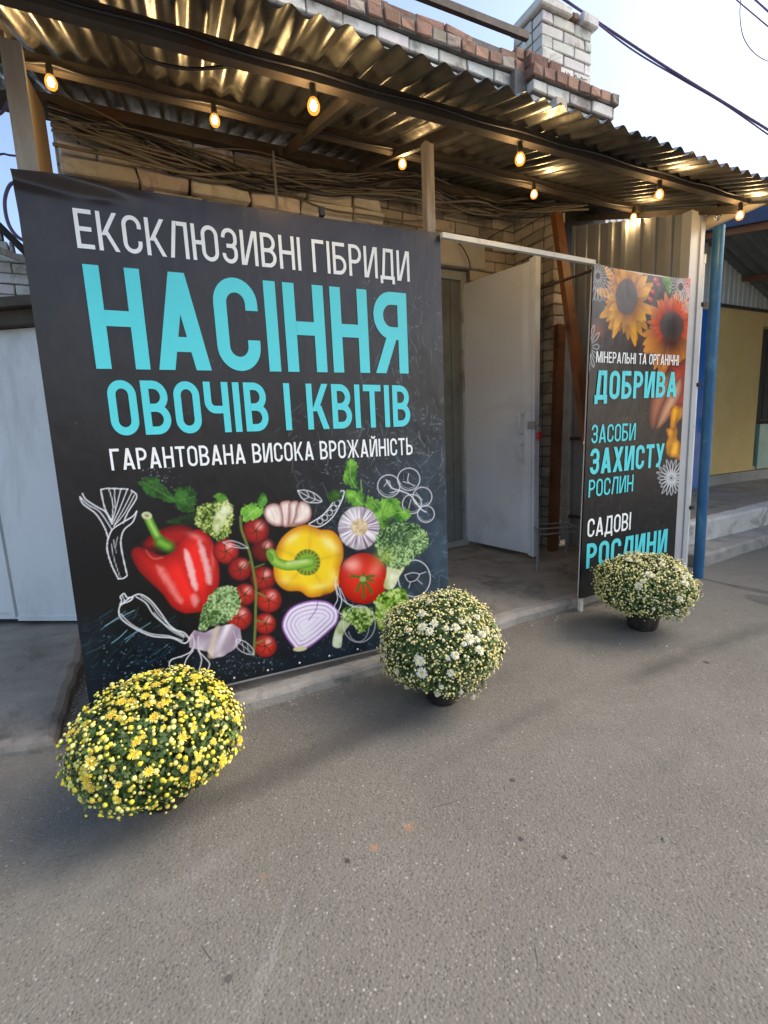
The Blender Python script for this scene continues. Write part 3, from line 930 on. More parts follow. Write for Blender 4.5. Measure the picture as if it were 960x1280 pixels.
def glyph(ch, w):
    """returns width and a list of strokes, each a list of quads; cap height is 1"""
    W = 0.54
    Rct = lambda x0, y0, x1, y1: [[(x0, y0), (x1, y0), (x1, y1), (x0, y1)]]
    V = lambda x, y0=0, y1=1: Rct(x, y0, x + w, y1)
    H = lambda x0, x1, y: Rct(x0, y, x1, y + w)
    D = lambda xa, ya, xb, yb, hw=w: [[(xa, ya), (xa + hw, ya), (xb + hw, yb), (xb, yb)]]
    h = w / 2
    def bowl(x0, x1, y0, y1, flip=False):
        r = min((y1 - y0 - w) / 2, (x1 - x0) * 0.55)
        p = [(x0, y1 - h)] + arc_pts(x1 - h - r, y1 - h - r, r, r, math.pi / 2, 0) + arc_pts(x1 - h - r, y0 + h + r, r, r, 0, -math.pi / 2) + [(x0, y0 + h)]
        if flip: p = [(x0 + x1 - a, b) for a, b in p]
        return strip(p, w)
    def ring(x0, x1):
        r = (x1 - x0 - w) / 2
        p = arc_pts(x1 - h - r, 1 - h - r, r, r, 0, math.pi, 16) + arc_pts(x0 + h + r, h + r, r, r, math.pi, 2 * math.pi, 16)
        return strip(p, w, True)
    def cee(x0, x1):
        r = (x1 - x0 - w) / 2
        p = [(x1 - h, 0.66)] + arc_pts(x1 - h - r, 1 - h - r, r, r, 0, math.pi, 16) + arc_pts(x0 + h + r, h + r, r, r, math.pi, 2 * math.pi, 16) + [(x1 - h, 0.34)]
        return strip(p, w)
    m = 0.5 - h
    if ch == ' ': return 0.22, []
    if ch == 'А':
        W = 0.60; c = (W - w * 1.15) / 2; hw = w * 1.15
        return W, [D(0, 0, c, 1, hw), D(W - hw, 0, c, 1, hw), H(W * 0.26, W * 0.74, 0.19)]
    if ch == 'Б': return W, [V(0), H(w, W - 0.05, 1 - w), bowl(w * .9, W, 0, 0.60)]
    if ch == 'В': return W, [V(0), bowl(w * .9, W - 0.025, 0.5 - h, 1), bowl(w * .9, W, 0, 0.5 + h)]
    if ch == 'Г': return 0.46, [V(0), H(w, 0.46, 1 - w)]
    if ch == 'Д':
        W = 0.64
        return W, [H(0, W, 0), Rct(0, -0.14, w, 0), Rct(W - w, -0.14, W, 0), D(0.07, w, 0.15, 1), V(W - w - 0.05, w), H(0.15 + w, W - w - 0.05, 1 - w)]
    if ch == 'Е': return 0.47, [V(0), H(w, 0.47, 1 - w), H(w, 0.43, m), H(w, 0.47, 0)]
    if ch == 'Ж':
        W = 0.86; c = (W - w) / 2
        return W, [V(c), D(0, 0, c - w * 0.6, 0.52), D(0, 1, c - w * 0.6, 0.48), D(W - w, 0, c + w * 0.6, 0.52), D(W - w, 1, c + w * 0.6, 0.48)]
    if ch == 'З':
        W = 0.51; r = (W - w) / 2
        up = [(h, 0.72), (h, 1 - h - r)] + arc_pts(h + r, 1 - h - r, r, r, math.pi, 0, 14) + arc_pts(W - h - r * .8, 0.5 + r * .8, r * .8, r * .8, 0, -math.pi / 2, 8) + [(W * 0.30, 0.5)]
        lo = [(h, 0.28), (h, h + r)] + arc_pts(h + r, h + r, r, r, -math.pi, 0, 14) + arc_pts(W - h - r * .8, 0.5 - r * .8, r * .8, r * .8, 0, math.pi / 2, 8) + [(W * 0.30, 0.5)]
        return W, [strip(up, w), strip(lo, w)]
    if ch in 'ИЙ':
        W = 0.58
        s = [V(0), V(W - w), D(w * .55, 0, W - w * 1.55, 1)]
        if ch == 'Й': s.append(strip([(0.16, 1.17), (0.2, 1.09), (0.29, 1.065), (0.38, 1.09), (0.42, 1.17)], w * .8))
        return W, s
    if ch == 'І': return w, [V(0)]
    if ch == 'К': return 0.57, [V(0), D(w * .8, 0.40, 0.56 - w, 1, w * 1.1), D(0.57 - w * 1.1, 0, w * 1.4, 0.52, w * 1.1)]
    if ch == 'Л': return 0.58, [V(0.58 - w), H(0.14 + w, 0.58 - w, 1 - w), D(0, 0, 0.14, 1)]
    if ch == 'М':
        W = 0.74; c = (W - w) / 2
        return W, [V(0), V(W - w), D(c, 0, w * .35, 1), D(c, 0, W - w * 1.35, 1)]
    if ch == 'Н': return 0.56, [V(0), V(0.56 - w), H(w, 0.56 - w, m)]
    if ch == 'О': return W, [ring(0, W)]
    if ch == 'Р': return 0.52, [V(0), bowl(w * .9, 0.52, 0.40, 1)]
    if ch == 'С': return W, [cee(0, W)]
    if ch == 'Т': return 0.52, [H(0, 0.52, 1 - w), V(0.26 - h, 0, 1 - w)]
    if ch == 'У':
        W = 0.56
        return W, [D(0.15, 0, W - w, 1), D(0.245, 0.30, 0, 1, w * 1.1), H(0.06, 0.17, 0)]
    if ch == 'Х': return 0.58, [D(0, 0, 0.58 - w * 1.15, 1, w * 1.15), D(0.58 - w * 1.15, 0, 0, 1, w * 1.15)]
    if ch == 'Ч':
        r = 0.16
        return 0.54, [V(0.54 - w), strip([(h, 1), (h, 0.38 + h + r)] + arc_pts(h + r, 0.38 + h + r, r, r, math.pi, 1.5 * math.pi) + [(0.54 - w, 0.38 + h)], w)]
    if ch == 'Ь': return 0.52, [V(0), bowl(w * .9, 0.52, 0, 0.60)]
    if ch == 'Ю': return 0.84, [V(0), H(w, 0.32, m), ring(0.30, 0.84)]
    if ch == 'Я': return 0.55, [V(0.55 - w), bowl(0, 0.55 - w * .9, 0.42, 1, True), D(0, 0, 0.20, 0.45, w * 1.1)]
    raise ValueError(ch)


def text_line(m_, s, w, xfun, Y, z0b, z0t, z1b, z1t, x0, x1, track=0.10):
    """fits the line between x0 and x1; base/top heights given at both ends; xfun shears x with z"""
    tot = 0
    gl = []
    for ch in s:
        W, st = glyph(ch, w)
        gl.append((tot, st)); tot += W + track
    tot -= track
    for k, (ox, st) in enumerate(gl):
        lay = 0
        for stroke in st:
            yy = Y - 0.0003 * lay
            lay += 1
            for quad in stroke:
                pts = []
                for (gx, gy) in quad:
                    u = (ox + gx) / tot
                    zb = z0b + (z1b - z0b) * u; zt = z0t + (z1t - z0t) * u
                    zz = zb + (zt - zb) * gy
                    pts.append((xfun(x0 + (x1 - x0) * u, zz), yy, zz))
                a = Vector(pts[1]) - Vector(pts[0]); b = Vector(pts[3]) - Vector(pts[0])
                if a.cross(b).y > 0: pts = pts[::-1]
                m_.poly(pts)


# ------------------------------------------------------------------ printed artwork, painted into the banner's vertex colours
_rs = np.random.RandomState(4)
_LAT = _rs.rand(256, 256)


def vnoise(x, y):
    xi = np.floor(x).astype(int); yi = np.floor(y).astype(int)
    fx_, fy_ = x - xi, y - yi
    fx_ = fx_ * fx_ * (3 - 2 * fx_); fy_ = fy_ * fy_ * (3 - 2 * fy_)
    g = lambda a, b: _LAT[a % 256, b % 256]
    return (g(xi, yi) * (1 - fx_) + g(xi + 1, yi) * fx_) * (1 - fy_) + (g(xi, yi + 1) * (1 - fx_) + g(xi + 1, yi + 1) * fx_) * fy_


def fbm(x, y, o=4):
    s, a, t = 0, 0.5, 0
    for k in range(o):
        s = s + a * vnoise(x * 2 ** k + 17 * k, y * 2 ** k + 5 * k); t += a; a *= 0.55
    return s / t


def spl(pts, n=6, closed=True):
    P = np.array(pts, float)
    m = len(P); out = []
    for i in range(m if closed else m - 1):
        if closed: a, b, c, d = P[(i - 1) % m], P[i], P[(i + 1) % m], P[(i + 2) % m]
        else: a, b, c, d = P[max(i - 1, 0)], P[i], P[i + 1], P[min(i + 2, m - 1)]
        for k in range(n):
            t = k / n
            out.append(0.5 * (2 * b + (c - a) * t + (2 * a - 5 * b + 4 * c - d) * t * t + (3 * b - a - 3 * c + d) * t ** 3))
    if not closed: out.append(P[-1])
    return np.array(out)


class Canvas:
    def __init__(self, x, y, rgb):
        self.x, self.y, self.rgb = x, y, rgb

    def box(self, x0, x1, y0, y1):
        return np.nonzero((self.x > x0) & (self.x < x1) & (self.y > y0) & (self.y < y1))[0]

    def seg(self, idx, P, closed):
        """distance to a polyline and the inside test"""
        x, y = self.x[idx], self.y[idx]
        d = np.full(len(idx), 1e9); ins = np.zeros(len(idx), bool)
        n = len(P)
        for i in range(n if closed else n - 1):
            (ax, ay), (bx, by) = P[i], P[(i + 1) % n]
            ex, ey = bx - ax, by - ay
            t = np.clip(((x - ax) * ex + (y - ay) * ey) / (ex * ex + ey * ey + 1e-9), 0, 1)
            d = np.minimum(d, (x - ax - t * ex) ** 2 + (y - ay - t * ey) ** 2)
            if closed:
                c = (ay > y) != (by > y)
                if ey != 0: ins ^= c & (x < ax + (y - ay) * ex / ey)
        return np.sqrt(d), ins

    def put(self, idx, a, col):
        a = np.clip(a, 0, 1)[:, None]
        self.rgb[idx] = self.rgb[idx] * (1 - a) + np.asarray(col) * a

    def shape(self, pts, colf, soft=1.5, rag=0.0, rs=0.15, smooth=True, alpha=1.0, fringe=None):
        P = spl(pts) if smooth else np.array(pts, float)
        pad = soft + rag + 2
        idx = self.box(P[:, 0].min() - pad, P[:, 0].max() + pad, P[:, 1].min() - pad, P[:, 1].max() + pad)
        d, ins = self.seg(idx, P, True)
        sd_ = np.where(ins, -d, d)
        x, y = self.x[idx], self.y[idx]
        if rag: sd_ = sd_ + (fbm(x * rs, y * rs, 3) - 0.5) * 2 * rag
        a = np.clip(0.5 - sd_ / soft, 0, 1) * alpha
        col = colf(x, y, -sd_) if callable(colf) else np.tile(np.array(colf), (len(idx), 1))
        self.put(idx, a, col)

    def ell(self, cx, cy, rx, ry, colf, rot=0.0, **kw):
        t = np.linspace(0, 2 * math.pi, 28, endpoint=False)
        c, s = math.cos(rot), math.sin(rot)
        pts = [(cx + rx * math.cos(a) * c - ry * math.sin(a) * s, cy + rx * math.cos(a) * s + ry * math.sin(a) * c) for a in t]
        self.shape(pts, colf, smooth=False, **kw)

    def line(self, pts, w, col, alpha=1.0, smooth=True, soft=1.2, taper=False):
        P = spl(pts, 6, False) if smooth and len(pts) > 2 else np.array(pts, float)
        pad = w + soft + 1
        idx = self.box(P[:, 0].min() - pad, P[:, 0].max() + pad, P[:, 1].min() - pad, P[:, 1].max() + pad)
        if len(idx) == 0: return
        d, _ = self.seg(idx, P, False)
        self.put(idx, np.clip((w / 2 - d) / soft + 0.5, 0, 1) * alpha, col if not callable(col) else col(self.x[idx], self.y[idx], d))

    def glow(self, cx, cy, rx, ry, col, alpha, rot=0.0):
        R_ = max(rx, ry) * 2.2
        idx = self.box(cx - R_, cx + R_, cy - R_, cy + R_)
        c, s = math.cos(rot), math.sin(rot)
        dx, dy = self.x[idx] - cx, self.y[idx] - cy
        u, v = (dx * c + dy * s) / rx, (-dx * s + dy * c) / ry
        self.put(idx, np.exp(-(u * u + v * v) * 1.4) * alpha, col)


def L3(h): return np.array(lin(h))


def grad(c0, c1, t):
    t = np.clip(t, 0, 1)[:, None]
    return c0 * (1 - t) + c1 * t


def ball(cx, cy, r, base, dark, hi=None, hx=-0.35, hy=-0.35):
    def f(x, y, d):
        q = np.sqrt(((x - cx) / r) ** 2 + ((y - cy) / r) ** 2)
        c = grad(L3(base), L3(dark), q ** 2.2)
        if hi is not None:
            g = np.exp(-(((x - cx) / r - hx) ** 2 + ((y - cy) / r - hy) ** 2) * 16)
            c = c * (1 - g[:, None] * 0.8) + L3(hi) * g[:, None] * 0.8
        return c
    return f


def leafy(lo, hi, s=0.12):
    def f(x, y, d):
        n = fbm(x * s, y * s, 4)
        return grad(L3(lo), L3(hi), (n - 0.28) * 2.2)
    return f


def florets(lo, mid, hi, s=0.35):
    def f(x, y, d):
        n = vnoise(x * s, y * s) * 0.6 + vnoise(x * s * 2.1 + 9, y * s * 2.1) * 0.4
        b = fbm(x * 0.04, y * 0.04, 2)
        t = (n - 0.5) * 2.0 + (b - 0.5) * 0.9 + 0.5
        c = grad(L3(lo), L3(mid), t * 2)
        return np.where((t > 0.5)[:, None], grad(L3(mid), L3(hi), t * 2 - 1), c)
    return f


def backdrop(x, y, base_top, base_bot, y0, y1, blue):
    t = np.clip((y - y0) / (y1 - y0), 0, 1)
    c = grad(L3(base_top), L3(base_bot), t)  # lighter top puts the sky sheen into the print colour
    n = fbm(x * 0.02, y * 0.02, 5)
    c = c * (0.7 + 0.6 * n)[:, None]
    return c


def scratches(cv, n, x0, x1, y0, y1, col, amin, amax, lmin, lmax, ang, spread, seed, w=0.8):
    rr = random.Random(seed)
    for _ in range(n):
        x, y = rr.uniform(x0, x1), rr.uniform(y0, y1)
        a = ang + rr.gauss(0, spread); l = rr.uniform(lmin, lmax)
        pts = [(x, y), (x + l * .5 * math.cos(a) + rr.uniform(-2, 2), y + l * .5 * math.sin(a) + rr.uniform(-2, 2)), (x + l * math.cos(a), y + l * math.sin(a))]
        cv.line(pts, rr.uniform(0.5, 1.3) * w, col, rr.uniform(amin, amax), soft=1.6)


def specks(cv, n, x0, x1, y0, y1, col, seed, gx=0.5, gy=0.5, sg=0.3):
    rr = random.Random(seed)
    for _ in range(n):
        x = x0 + (x1 - x0) * min(1, max(0, rr.gauss(gx, sg))); y = y0 + (y1 - y0) * min(1, max(0, rr.gauss(gy, sg)))
        r_ = rr.uniform(0.7, 2.0)
        idx = cv.box(x - 4, x + 4, y - 4, y + 4)
        if len(idx): cv.put(idx, np.clip(1.2 - np.hypot(cv.x[idx] - x, (cv.y[idx] - y)) / r_, 0, 1) * rr.uniform(.2, .8), col)


def paint_vegetables(x, y):
    """x, y in the artwork's own units (two per photo pixel)"""
    rgb = backdrop(x, y, '#37302f', '#0d0d10', -650, 300, True)
    # bluish sheen painted into the slate towards the right and lower edge
    t = np.clip((x - 560) / 360, 0, 1) * np.clip((y + 150) / 350, 0, 1)
    n = fbm(x * 0.03 + 40, y * 0.03, 5)
    rgb = rgb * (1 - np.clip(t * 0.9 * n * 1.5, 0, .9)[:, None]) + L3('#3c5060') * np.clip(t * 0.9 * n * 1.5, 0, .9)[:, None]
    t2 = np.clip((y - 380) / 120, 0, 1) * (fbm(x * 0.02 + 7, y * 0.05, 4)) * 0.5
    rgb = rgb * (1 - t2[:, None]) + L3('#16303f') * t2[:, None]
    cv = Canvas(x, y, rgb)
    pale = L3('#a9bcc6'); blue = L3('#5d93ad')
    scratches(cv, 420, 560, 965, -90, 420, pale, 0.08, 0.5, 8, 40, 0.9, 1.3, 1)
    scratches(cv, 170, 740, 965, -420, 60, pale, 0.06, 0.38, 6, 34, 1.0, 1.2, 2)
    scratches(cv, 40, 0, 900, -600, 20, pale, 0.04, 0.22, 5, 24, 0.6, 1.4, 3)
    scratches(cv, 60, 40, 260, 425, 540, blue, 0.04, 0.28, 4, 45, -0.6, 0.25, 4, 1.3)
    scratches(cv, 5, 90, 190, 445, 490, L3('#8ec5d6'), 0.3, 0.6, 40, 90, -0.62, 0.06, 5, 1.6)
    scratches(cv, 60, 40, 330, 470, 600, blue, 0.05, 0.25, 5, 22, -0.5, 0.9, 6)
    specks(cv, 160, 100, 340, 470, 600, L3('#9db8c4'), 7)
    specks(cv, 120, 370, 520, 500, 580, L3('#9db8c4'), 8)
    specks(cv, 200, 500, 880, 430, 540, L3('#8fa9b8'), 9)
    specks(cv, 60, 195, 290, 50, 100, L3('#a8b4bc'), 10)
    specks(cv, 120, 620, 940, -30, 180, L3('#a8b4bc'), 12)
    # soft darkness printed around the pile of vegetables
    cv.glow(470, 300, 260, 170, L3('#0b0a0c'), 0.85)
    cv.glow(640, 330, 190, 150, L3('#0b0a0c'), 0.7)
    wh = L3('#e6e8ea')
    def sk(pts, w=3.0, a=0.9, s=True): cv.line(pts, w, wh, a, s)
    # leek drawing
    sk([(92, 105), (102, 150), (118, 180)]); sk([(92, 104), (112, 101), (160, 103)]); sk([(112, 102), (122, 140), (120, 182)], 2); sk([(126, 103), (128, 150)], 2); sk([(142, 103), (130, 150), (120, 185)], 2.2); sk([(158, 104), (140, 150), (121, 190)], 2.2)
    sk([(168, 106), (182, 122), (160, 160), (148, 188)]); sk([(170, 110), (150, 150), (126, 192)], 2); sk([(176, 118), (150, 165), (124, 196)], 2)
    sk([(40, 122), (48, 140), (80, 165), (102, 200), (110, 225)]); sk([(46, 114), (56, 130), (84, 148), (104, 160), (120, 190)]); sk([(40, 122), (60, 142), (90, 160), (120, 205)], 2.2)
    sk([(182, 158), (170, 172), (140, 190), (120, 205), (110, 228)]); sk([(182, 158), (172, 185), (150, 205), (142, 235), (148, 275), (158, 318)]); sk([(110, 225), (108, 255), (120, 295), (136, 327)]); sk([(136, 327), (148, 326), (158, 319)]); sk([(118, 240), (126, 280), (140, 322)], 1.6, .6); sk([(124, 230), (130, 262)], 1.6, .6); sk([(134, 222), (128, 250)], 1.6, .6)
    # aubergine drawing
    eg = [(150, 385), (138, 400), (142, 425), (175, 450), (220, 470), (270, 475), (300, 488), (312, 478), (300, 462), (270, 450), (240, 410), (215, 380), (190, 366), (170, 372)]
    sk(eg + eg[:1]); sk([(142, 415), (170, 442), (215, 464), (262, 470), (296, 482)], 2.2, .8); sk([(180, 372), (205, 388), (225, 418), (262, 448), (300, 470)], 2.6, .85); sk([(192, 370), (216, 388), (240, 420), (268, 446), (306, 472)], 2, .7); sk([(225, 412), (262, 452), (300, 474)], 2, .7)
    sk([(140, 372), (150, 364), (158, 374), (172, 374), (165, 382), (150, 388), (140, 392), (144, 382), (140, 372)]); sk([(146, 370), (152, 384)], 1.8)
    # onion drawing near the bottom
    sk([(322, 488), (318, 508), (296, 520), (268, 530), (264, 548), (280, 566)], 2.6); sk([(336, 488), (338, 508), (352, 524), (364, 540), (356, 562)], 2.6); sk([(322, 508), (306, 528), (300, 552), (306, 572)], 2.2); sk([(336, 506), (344, 530), (336, 560)], 2.2)
    # tomatoes drawing, upper right
    for (cx, cy, r_) in ((812, 95, 28), (862, 78, 28), (896, 122, 24), (870, 140, 24), (905, 165, 21)):
        t = np.linspace(0, 2 * math.pi, 26)
        cv.line([(cx + r_ * math.cos(a), cy + r_ * math.sin(a)) for a in t], 2.2, wh, .75, False)
        cv.line([(cx + r_ * .82 * math.cos(a), cy + r_ * .82 * math.sin(a)) for a in t[3:12]], 1.5, wh, .4, False)
    sk([(806, 80), (820, 100), (845, 108), (868, 120), (890, 150), (905, 160)], 3, .8); sk([(815, 112), (840, 106)], 2, .7); sk([(862, 64), (860, 84), (876, 94)], 2, .7); sk([(848, 84), (862, 88)], 2, .7); sk([(800, 96), (812, 82), (818, 100)], 2, .6); sk([(880, 112), (896, 130)], 2, .6); sk([(868, 128), (862, 150)], 2, .6)
    # tomato drawing at the right
    t = np.linspace(0, 2 * math.pi, 30)
    cv.line([(876 + 40 * math.cos(a), 326 + 46 * math.sin(a)) for a in t], 2.4, wh, .75, False)
    sk([(852, 318), (870, 312), (888, 316), (880, 330), (862, 334), (852, 318)], 2, .7); sk([(888, 316), (904, 310)], 2, .7); sk([(866, 336), (862, 350)], 2, .6); sk([(884, 330), (896, 340)], 2, .6)
    # pea pod and leaf drawings
    sk([(612, 192), (640, 196), (672, 172), (695, 130), (700, 108), (688, 112), (670, 140), (646, 168), (612, 190)], 2.6)
    for (cx, cy) in ((690, 124), (683, 138), (674, 150), (664, 162), (652, 174), (640, 183)):
        cv.line([(cx + 7 * math.cos(a), cy + 7 * math.sin(a)) for a in t], 1.8, wh, .8, False)
    sk([(584, 106), (606, 106), (630, 116), (644, 134), (612, 136), (594, 124), (584, 106)], 2); sk([(584, 106), (612, 122), (644, 134)], 1.6); sk([(606, 108), (612, 122), (600, 128)], 1.4); sk([(622, 112), (628, 128), (616, 136)], 1.4)
    # ---- printed vegetables
    # parsley upper left
    g1 = leafy('#173d12', '#3f7a28', .06)
    cv.shape([(188, 86), (200, 74), (218, 76), (232, 74), (246, 92), (262, 106), (278, 128), (262, 136), (236, 126), (212, 116), (202, 104)], g1, 2, 8, .2); cv.line([(196, 84), (232, 106), (276, 130)], 1.6, L3('#6f9a4a'), .6); cv.line([(222, 92), (236, 108)], 1.2, L3('#6f9a4a'), .5); cv.line([(246, 100), (254, 120)], 1.2, L3('#6f9a4a'), .5)
    cv.shape([(278, 106), (296, 98), (316, 100), (330, 116), (328, 140), (318, 164), (300, 158), (284, 150), (276, 132)], g1, 2, 9, .2); cv.line([(278, 132), (300, 128), (326, 122)], 1.6, L3('#6f9a4a'), .5); cv.line([(300, 128), (316, 150)], 1.3, L3('#6f9a4a'), .5)
    cv.shape([(258, 186), (280, 176), (306, 168), (326, 164), (324, 184), (298, 190)], leafy('#0f1f0c', '#27461c', .06), 6, 5, .12)
    # red pepper
    def redp(x, y, d):
        q = np.clip(d / 46, 0, 1)
        c = grad(L3('#8a0a0c'), L3('#f4261e'), q ** 0.7)
        g = np.clip((x - 170) / 130, 0, 1)
        c = c * (0.55 + 0.45 * g)[:, None]
        return c
    cv.shape([(196, 240), (230, 208), (280, 192), (318, 198), (330, 220), (290, 250), (220, 262)], lambda x, y, d: grad(L3('#4a0608'), L3('#a31214'), d / 22), 4)
    cv.shape([(168, 264), (180, 248), (205, 252), (240, 268), (268, 262), (284, 240), (305, 218), (335, 204), (362, 220), (378, 254), (388, 304), (386, 344), (366, 380), (350, 405), (322, 412), (298, 412), (270, 396), (246, 364), (214, 334), (184, 302)], redp, 2.5)
    cv.line([(284, 245), (300, 300), (330, 360), (345, 405)], 12, L3('#8a0c0e'), .5, soft=18)
    cv.line([(345, 240), (360, 300), (366, 365)], 10, L3('#8a0c0e'), .5, soft=16)
    cv.line([(205, 262), (250, 310), (290, 390)], 10, L3('#a01012'), .35, soft=18)
    pk = L3('#ffd2cc')
    cv.shape([(300, 256), (311, 258), (318, 280), (328, 318), (334, 352), (325, 354), (316, 330), (306, 296)], pk, 7, 3, .1, alpha=.72)
    cv.shape([(336, 232), (345, 238), (356, 268), (366, 310), (368, 338), (358, 338), (350, 300), (340, 262)], pk, 8, 3, .1, alpha=.6)
    cv.shape([(232, 296), (246, 300), (262, 322), (284, 360), (296, 386), (284, 384), (262, 352), (242, 322)], L3('#ff948a'), 12, 4, .1, alpha=.6)
    cv.shape([(318, 372), (330, 366), (336, 384), (326, 396)], pk, 10, 2, .1, alpha=.35)
    cv.glow(330, 222, 22, 8, L3('#ff9a90'), .45, .4); cv.glow(372, 280, 6, 34, L3('#ff7a70'), .35)
    cv.line([(205, 256), (222, 276), (246, 274)], 3, L3('#ff8a80'), .4, soft=4)
    cv.glow(236, 252, 34, 14, L3('#12100a'), .8)
    gs = lambda x, y, d: grad(L3('#7fb53a'), L3('#2f6a1c'), d / 12)
    cv.line([(208, 170), (220, 196), (234, 222), (254, 244)], 22, gs, 1, soft=2); cv.line([(212, 180), (226, 206), (238, 228)], 6, L3('#b7da73'), .6, soft=6)
    cv.line([(240, 236), (262, 246)], 30, gs, .8, soft=10)
    cv.ell(207, 169, 13, 9, L3('#c9c9a0'), .2, soft=2); cv.ell(207, 169, 6, 4, L3('#8d8e60'), .2, soft=3)
    # cherry tomatoes
    for (cx, cy, r_, b_, dk) in ((500, 254, 32, '#7c1214', '#2a0507'), (480, 207, 34, '#b3201c', '#3a0607'), (405, 258, 33, '#cf2a22', '#4a090a'), (440, 302, 31, '#b01e1c', '#3a0708'), (498, 326, 32, '#b3201c', '#3a0607'),
                                 (452, 366, 29, '#c62620', '#45090a'), (512, 380, 33, '#cf2c22', '#4c0a0a'), (438, 424, 33, '#c92620', '#480909'), (503, 439, 28, '#d22c22', '#4c0a0a'), (503, 495, 30, '#d62e22', '#520b0a')):
        cv.ell(cx, cy, r_, r_ * .97, ball(cx, cy, r_, b_, dk, '#ffb0a4', .25, -.35), soft=2.5)
        rr = random.Random(int(cx * 3 + cy))
        a0 = rr.uniform(0, 6)
        for k in range(5):
            a = a0 + k * 1.25; l_ = r_ * rr.uniform(.45, .85)
            cv.line([(cx, cy), (cx + l_ * .5 * math.cos(a), cy + l_ * .5 * math.sin(a) + 2), (cx + l_ * math.cos(a + .2), cy + l_ * math.sin(a + .2))], 3.0, L3('#23300f'), .85, soft=2)
    cv.line([(441, 172), (444, 205), (456, 238), (466, 270), (474, 310), (480, 350), (479, 400), (478, 450), (474, 518)], 6, L3('#6d7a34'), .95, soft=2)
    cv.line([(468, 280), (450, 300)], 4, L3('#59662a')); cv.line([(474, 300), (500, 290)], 4, L3('#59662a')); cv.line([(480, 360), (505, 372)], 4, L3('#6d7a34')); cv.line([(479, 430), (500, 436)], 4, L3('#6d7a34')); cv.line([(476, 490), (500, 480)], 4, L3('#6d7a34'))
    sk([(398, 236), (420, 232), (444, 240), (460, 250)], 1.8, .7); sk([(398, 236), (418, 246), (442, 250), (460, 250)], 1.8, .7); sk([(410, 238), (440, 246)], 1.4, .6)
    # broccoli, upper left
    cv.shape([(334, 150), (352, 138), (378, 136), (392, 124), (412, 132), (424, 160), (420, 190), (408, 222), (384, 230), (362, 214), (346, 204), (330, 192)], florets('#2c4414', '#8ea63f', '#dbe49a', .22), 3, 7, .18)
    cv.shape([(372, 190), (384, 160), (404, 142), (420, 150), (410, 170), (394, 190), (384, 212)], leafy('#a9b35e', '#e8edc0', .06), 9, 3)
    cv.shape([(376, 122), (386, 112), (402, 118), (406, 130), (390, 134)], leafy('#2f6a1c', '#63a032', .08), 3, 4, .15)
    # bright parsley
    cv.shape([(440, 160), (448, 146), (462, 142), (474, 138), (486, 146), (500, 152), (496, 166), (478, 176), (458, 184), (448, 178)], leafy('#357a1c', '#8ecb4a', .07), 2, 8, .2); cv.line([(450, 180), (470, 162), (486, 150)], 1.4, L3('#c4e68c'), .6); cv.line([(466, 166), (460, 148)], 1.2, L3('#c4e68c'), .5)
    cv.shape([(484, 140), (488, 122), (496, 112), (506, 124), (506, 138), (494, 148)], leafy('#2a661a', '#5ea036', .07), 3, 4, .14)
    # garlic cloves
    clv = lambda x, y, d: grad(L3('#8c4c44'), L3('#f4e0d4'), d / 11)
    cv.shape([(508, 176), (530, 192), (570, 197), (604, 188), (612, 176), (560, 168)], lambda x, y, d: grad(L3('#8a5a46'), L3('#e2c6ae'), d / 9), 2.5)
    cv.shape([(540, 138), (556, 131), (568, 136), (566, 166), (560, 196), (546, 194), (538, 168)], clv, 2.5)
    cv.shape([(562, 140), (574, 132), (586, 136), (584, 168), (572, 192), (562, 190), (562, 164)], clv, 2.5)
    cv.shape([(500, 166), (504, 148), (522, 138), (540, 144), (548, 168), (546, 192), (530, 196), (510, 186)], clv, 2.5)
    cv.shape([(580, 150), (590, 134), (606, 136), (617, 152), (618, 172), (606, 186), (584, 192), (572, 188), (578, 168)], clv, 2.5)
    for p in ([(514, 150), (524, 172), (526, 190)], [(524, 144), (534, 166)], [(600, 142), (606, 164), (598, 184)], [(590, 146), (592, 170)], [(552, 138), (553, 180)]):
        cv.line(p, 1.6, L3('#b77f74'), .5, soft=3)
    cv.glow(512, 162, 7, 12, L3('#fff4ea'), .7); cv.glow(608, 156, 7, 12, L3('#fff4ea'), .7)
    # yellow pepper
    def yel(x, y, d):
        c = grad(L3('#cf7a06'), L3('#ffd420'), d / 24)
        a = np.arctan2(y - 284, x - 610)
        q = np.abs(np.sin(a * 2.5 + 0.55)) ** .5
        return c * (0.74 + 0.26 * q)[:, None]
    cv.shape([(524, 306), (528, 262), (544, 226), (572, 202), (604, 192), (628, 198), (640, 204), (672, 208), (694, 236), (698, 272), (690, 300), (693, 326), (676, 356), (642, 370), (612, 372), (590, 358), (556, 356), (532, 336)], yel, 2.5)
    cv.glow(664, 240, 26, 12, L3('#ffef9a'), .75, .7); cv.glow(570, 226, 22, 10, L3('#ffec8c'), .7, -.6); cv.glow(640, 345, 30, 9, L3('#ffe77a'), .6, -.15); cv.glow(672, 320, 12, 20, L3('#ffe77a'), .45); cv.glow(554, 330, 16, 12, L3('#ffe77a'), .4)
    cv.ell(608, 286, 33, 33, lambda x, y, d: grad(L3('#3c4e12'), L3('#8a9a2c'), np.abs(np.sin(np.arctan2(y - 286, x - 608) * 9))), soft=3)
    cv.ell(608, 286, 22, 22, L3('#7fae30'), soft=5)
    cv.line([(518, 264), (530, 284), (560, 294), (600, 288), (616, 284)], 25, lambda x, y, d: grad(L3('#a6cc52'), L3('#4c8a22'), d / 13), 1, soft=2)
    cv.ell(516, 272, 8, 13, L3('#64912c'), -.4, soft=2); cv.line([(560, 288), (606, 282)], 8, L3('#d6e89a'), .6, soft=6)
    # parsley right
    g2 = leafy('#2a6a18', '#86c244', .06)
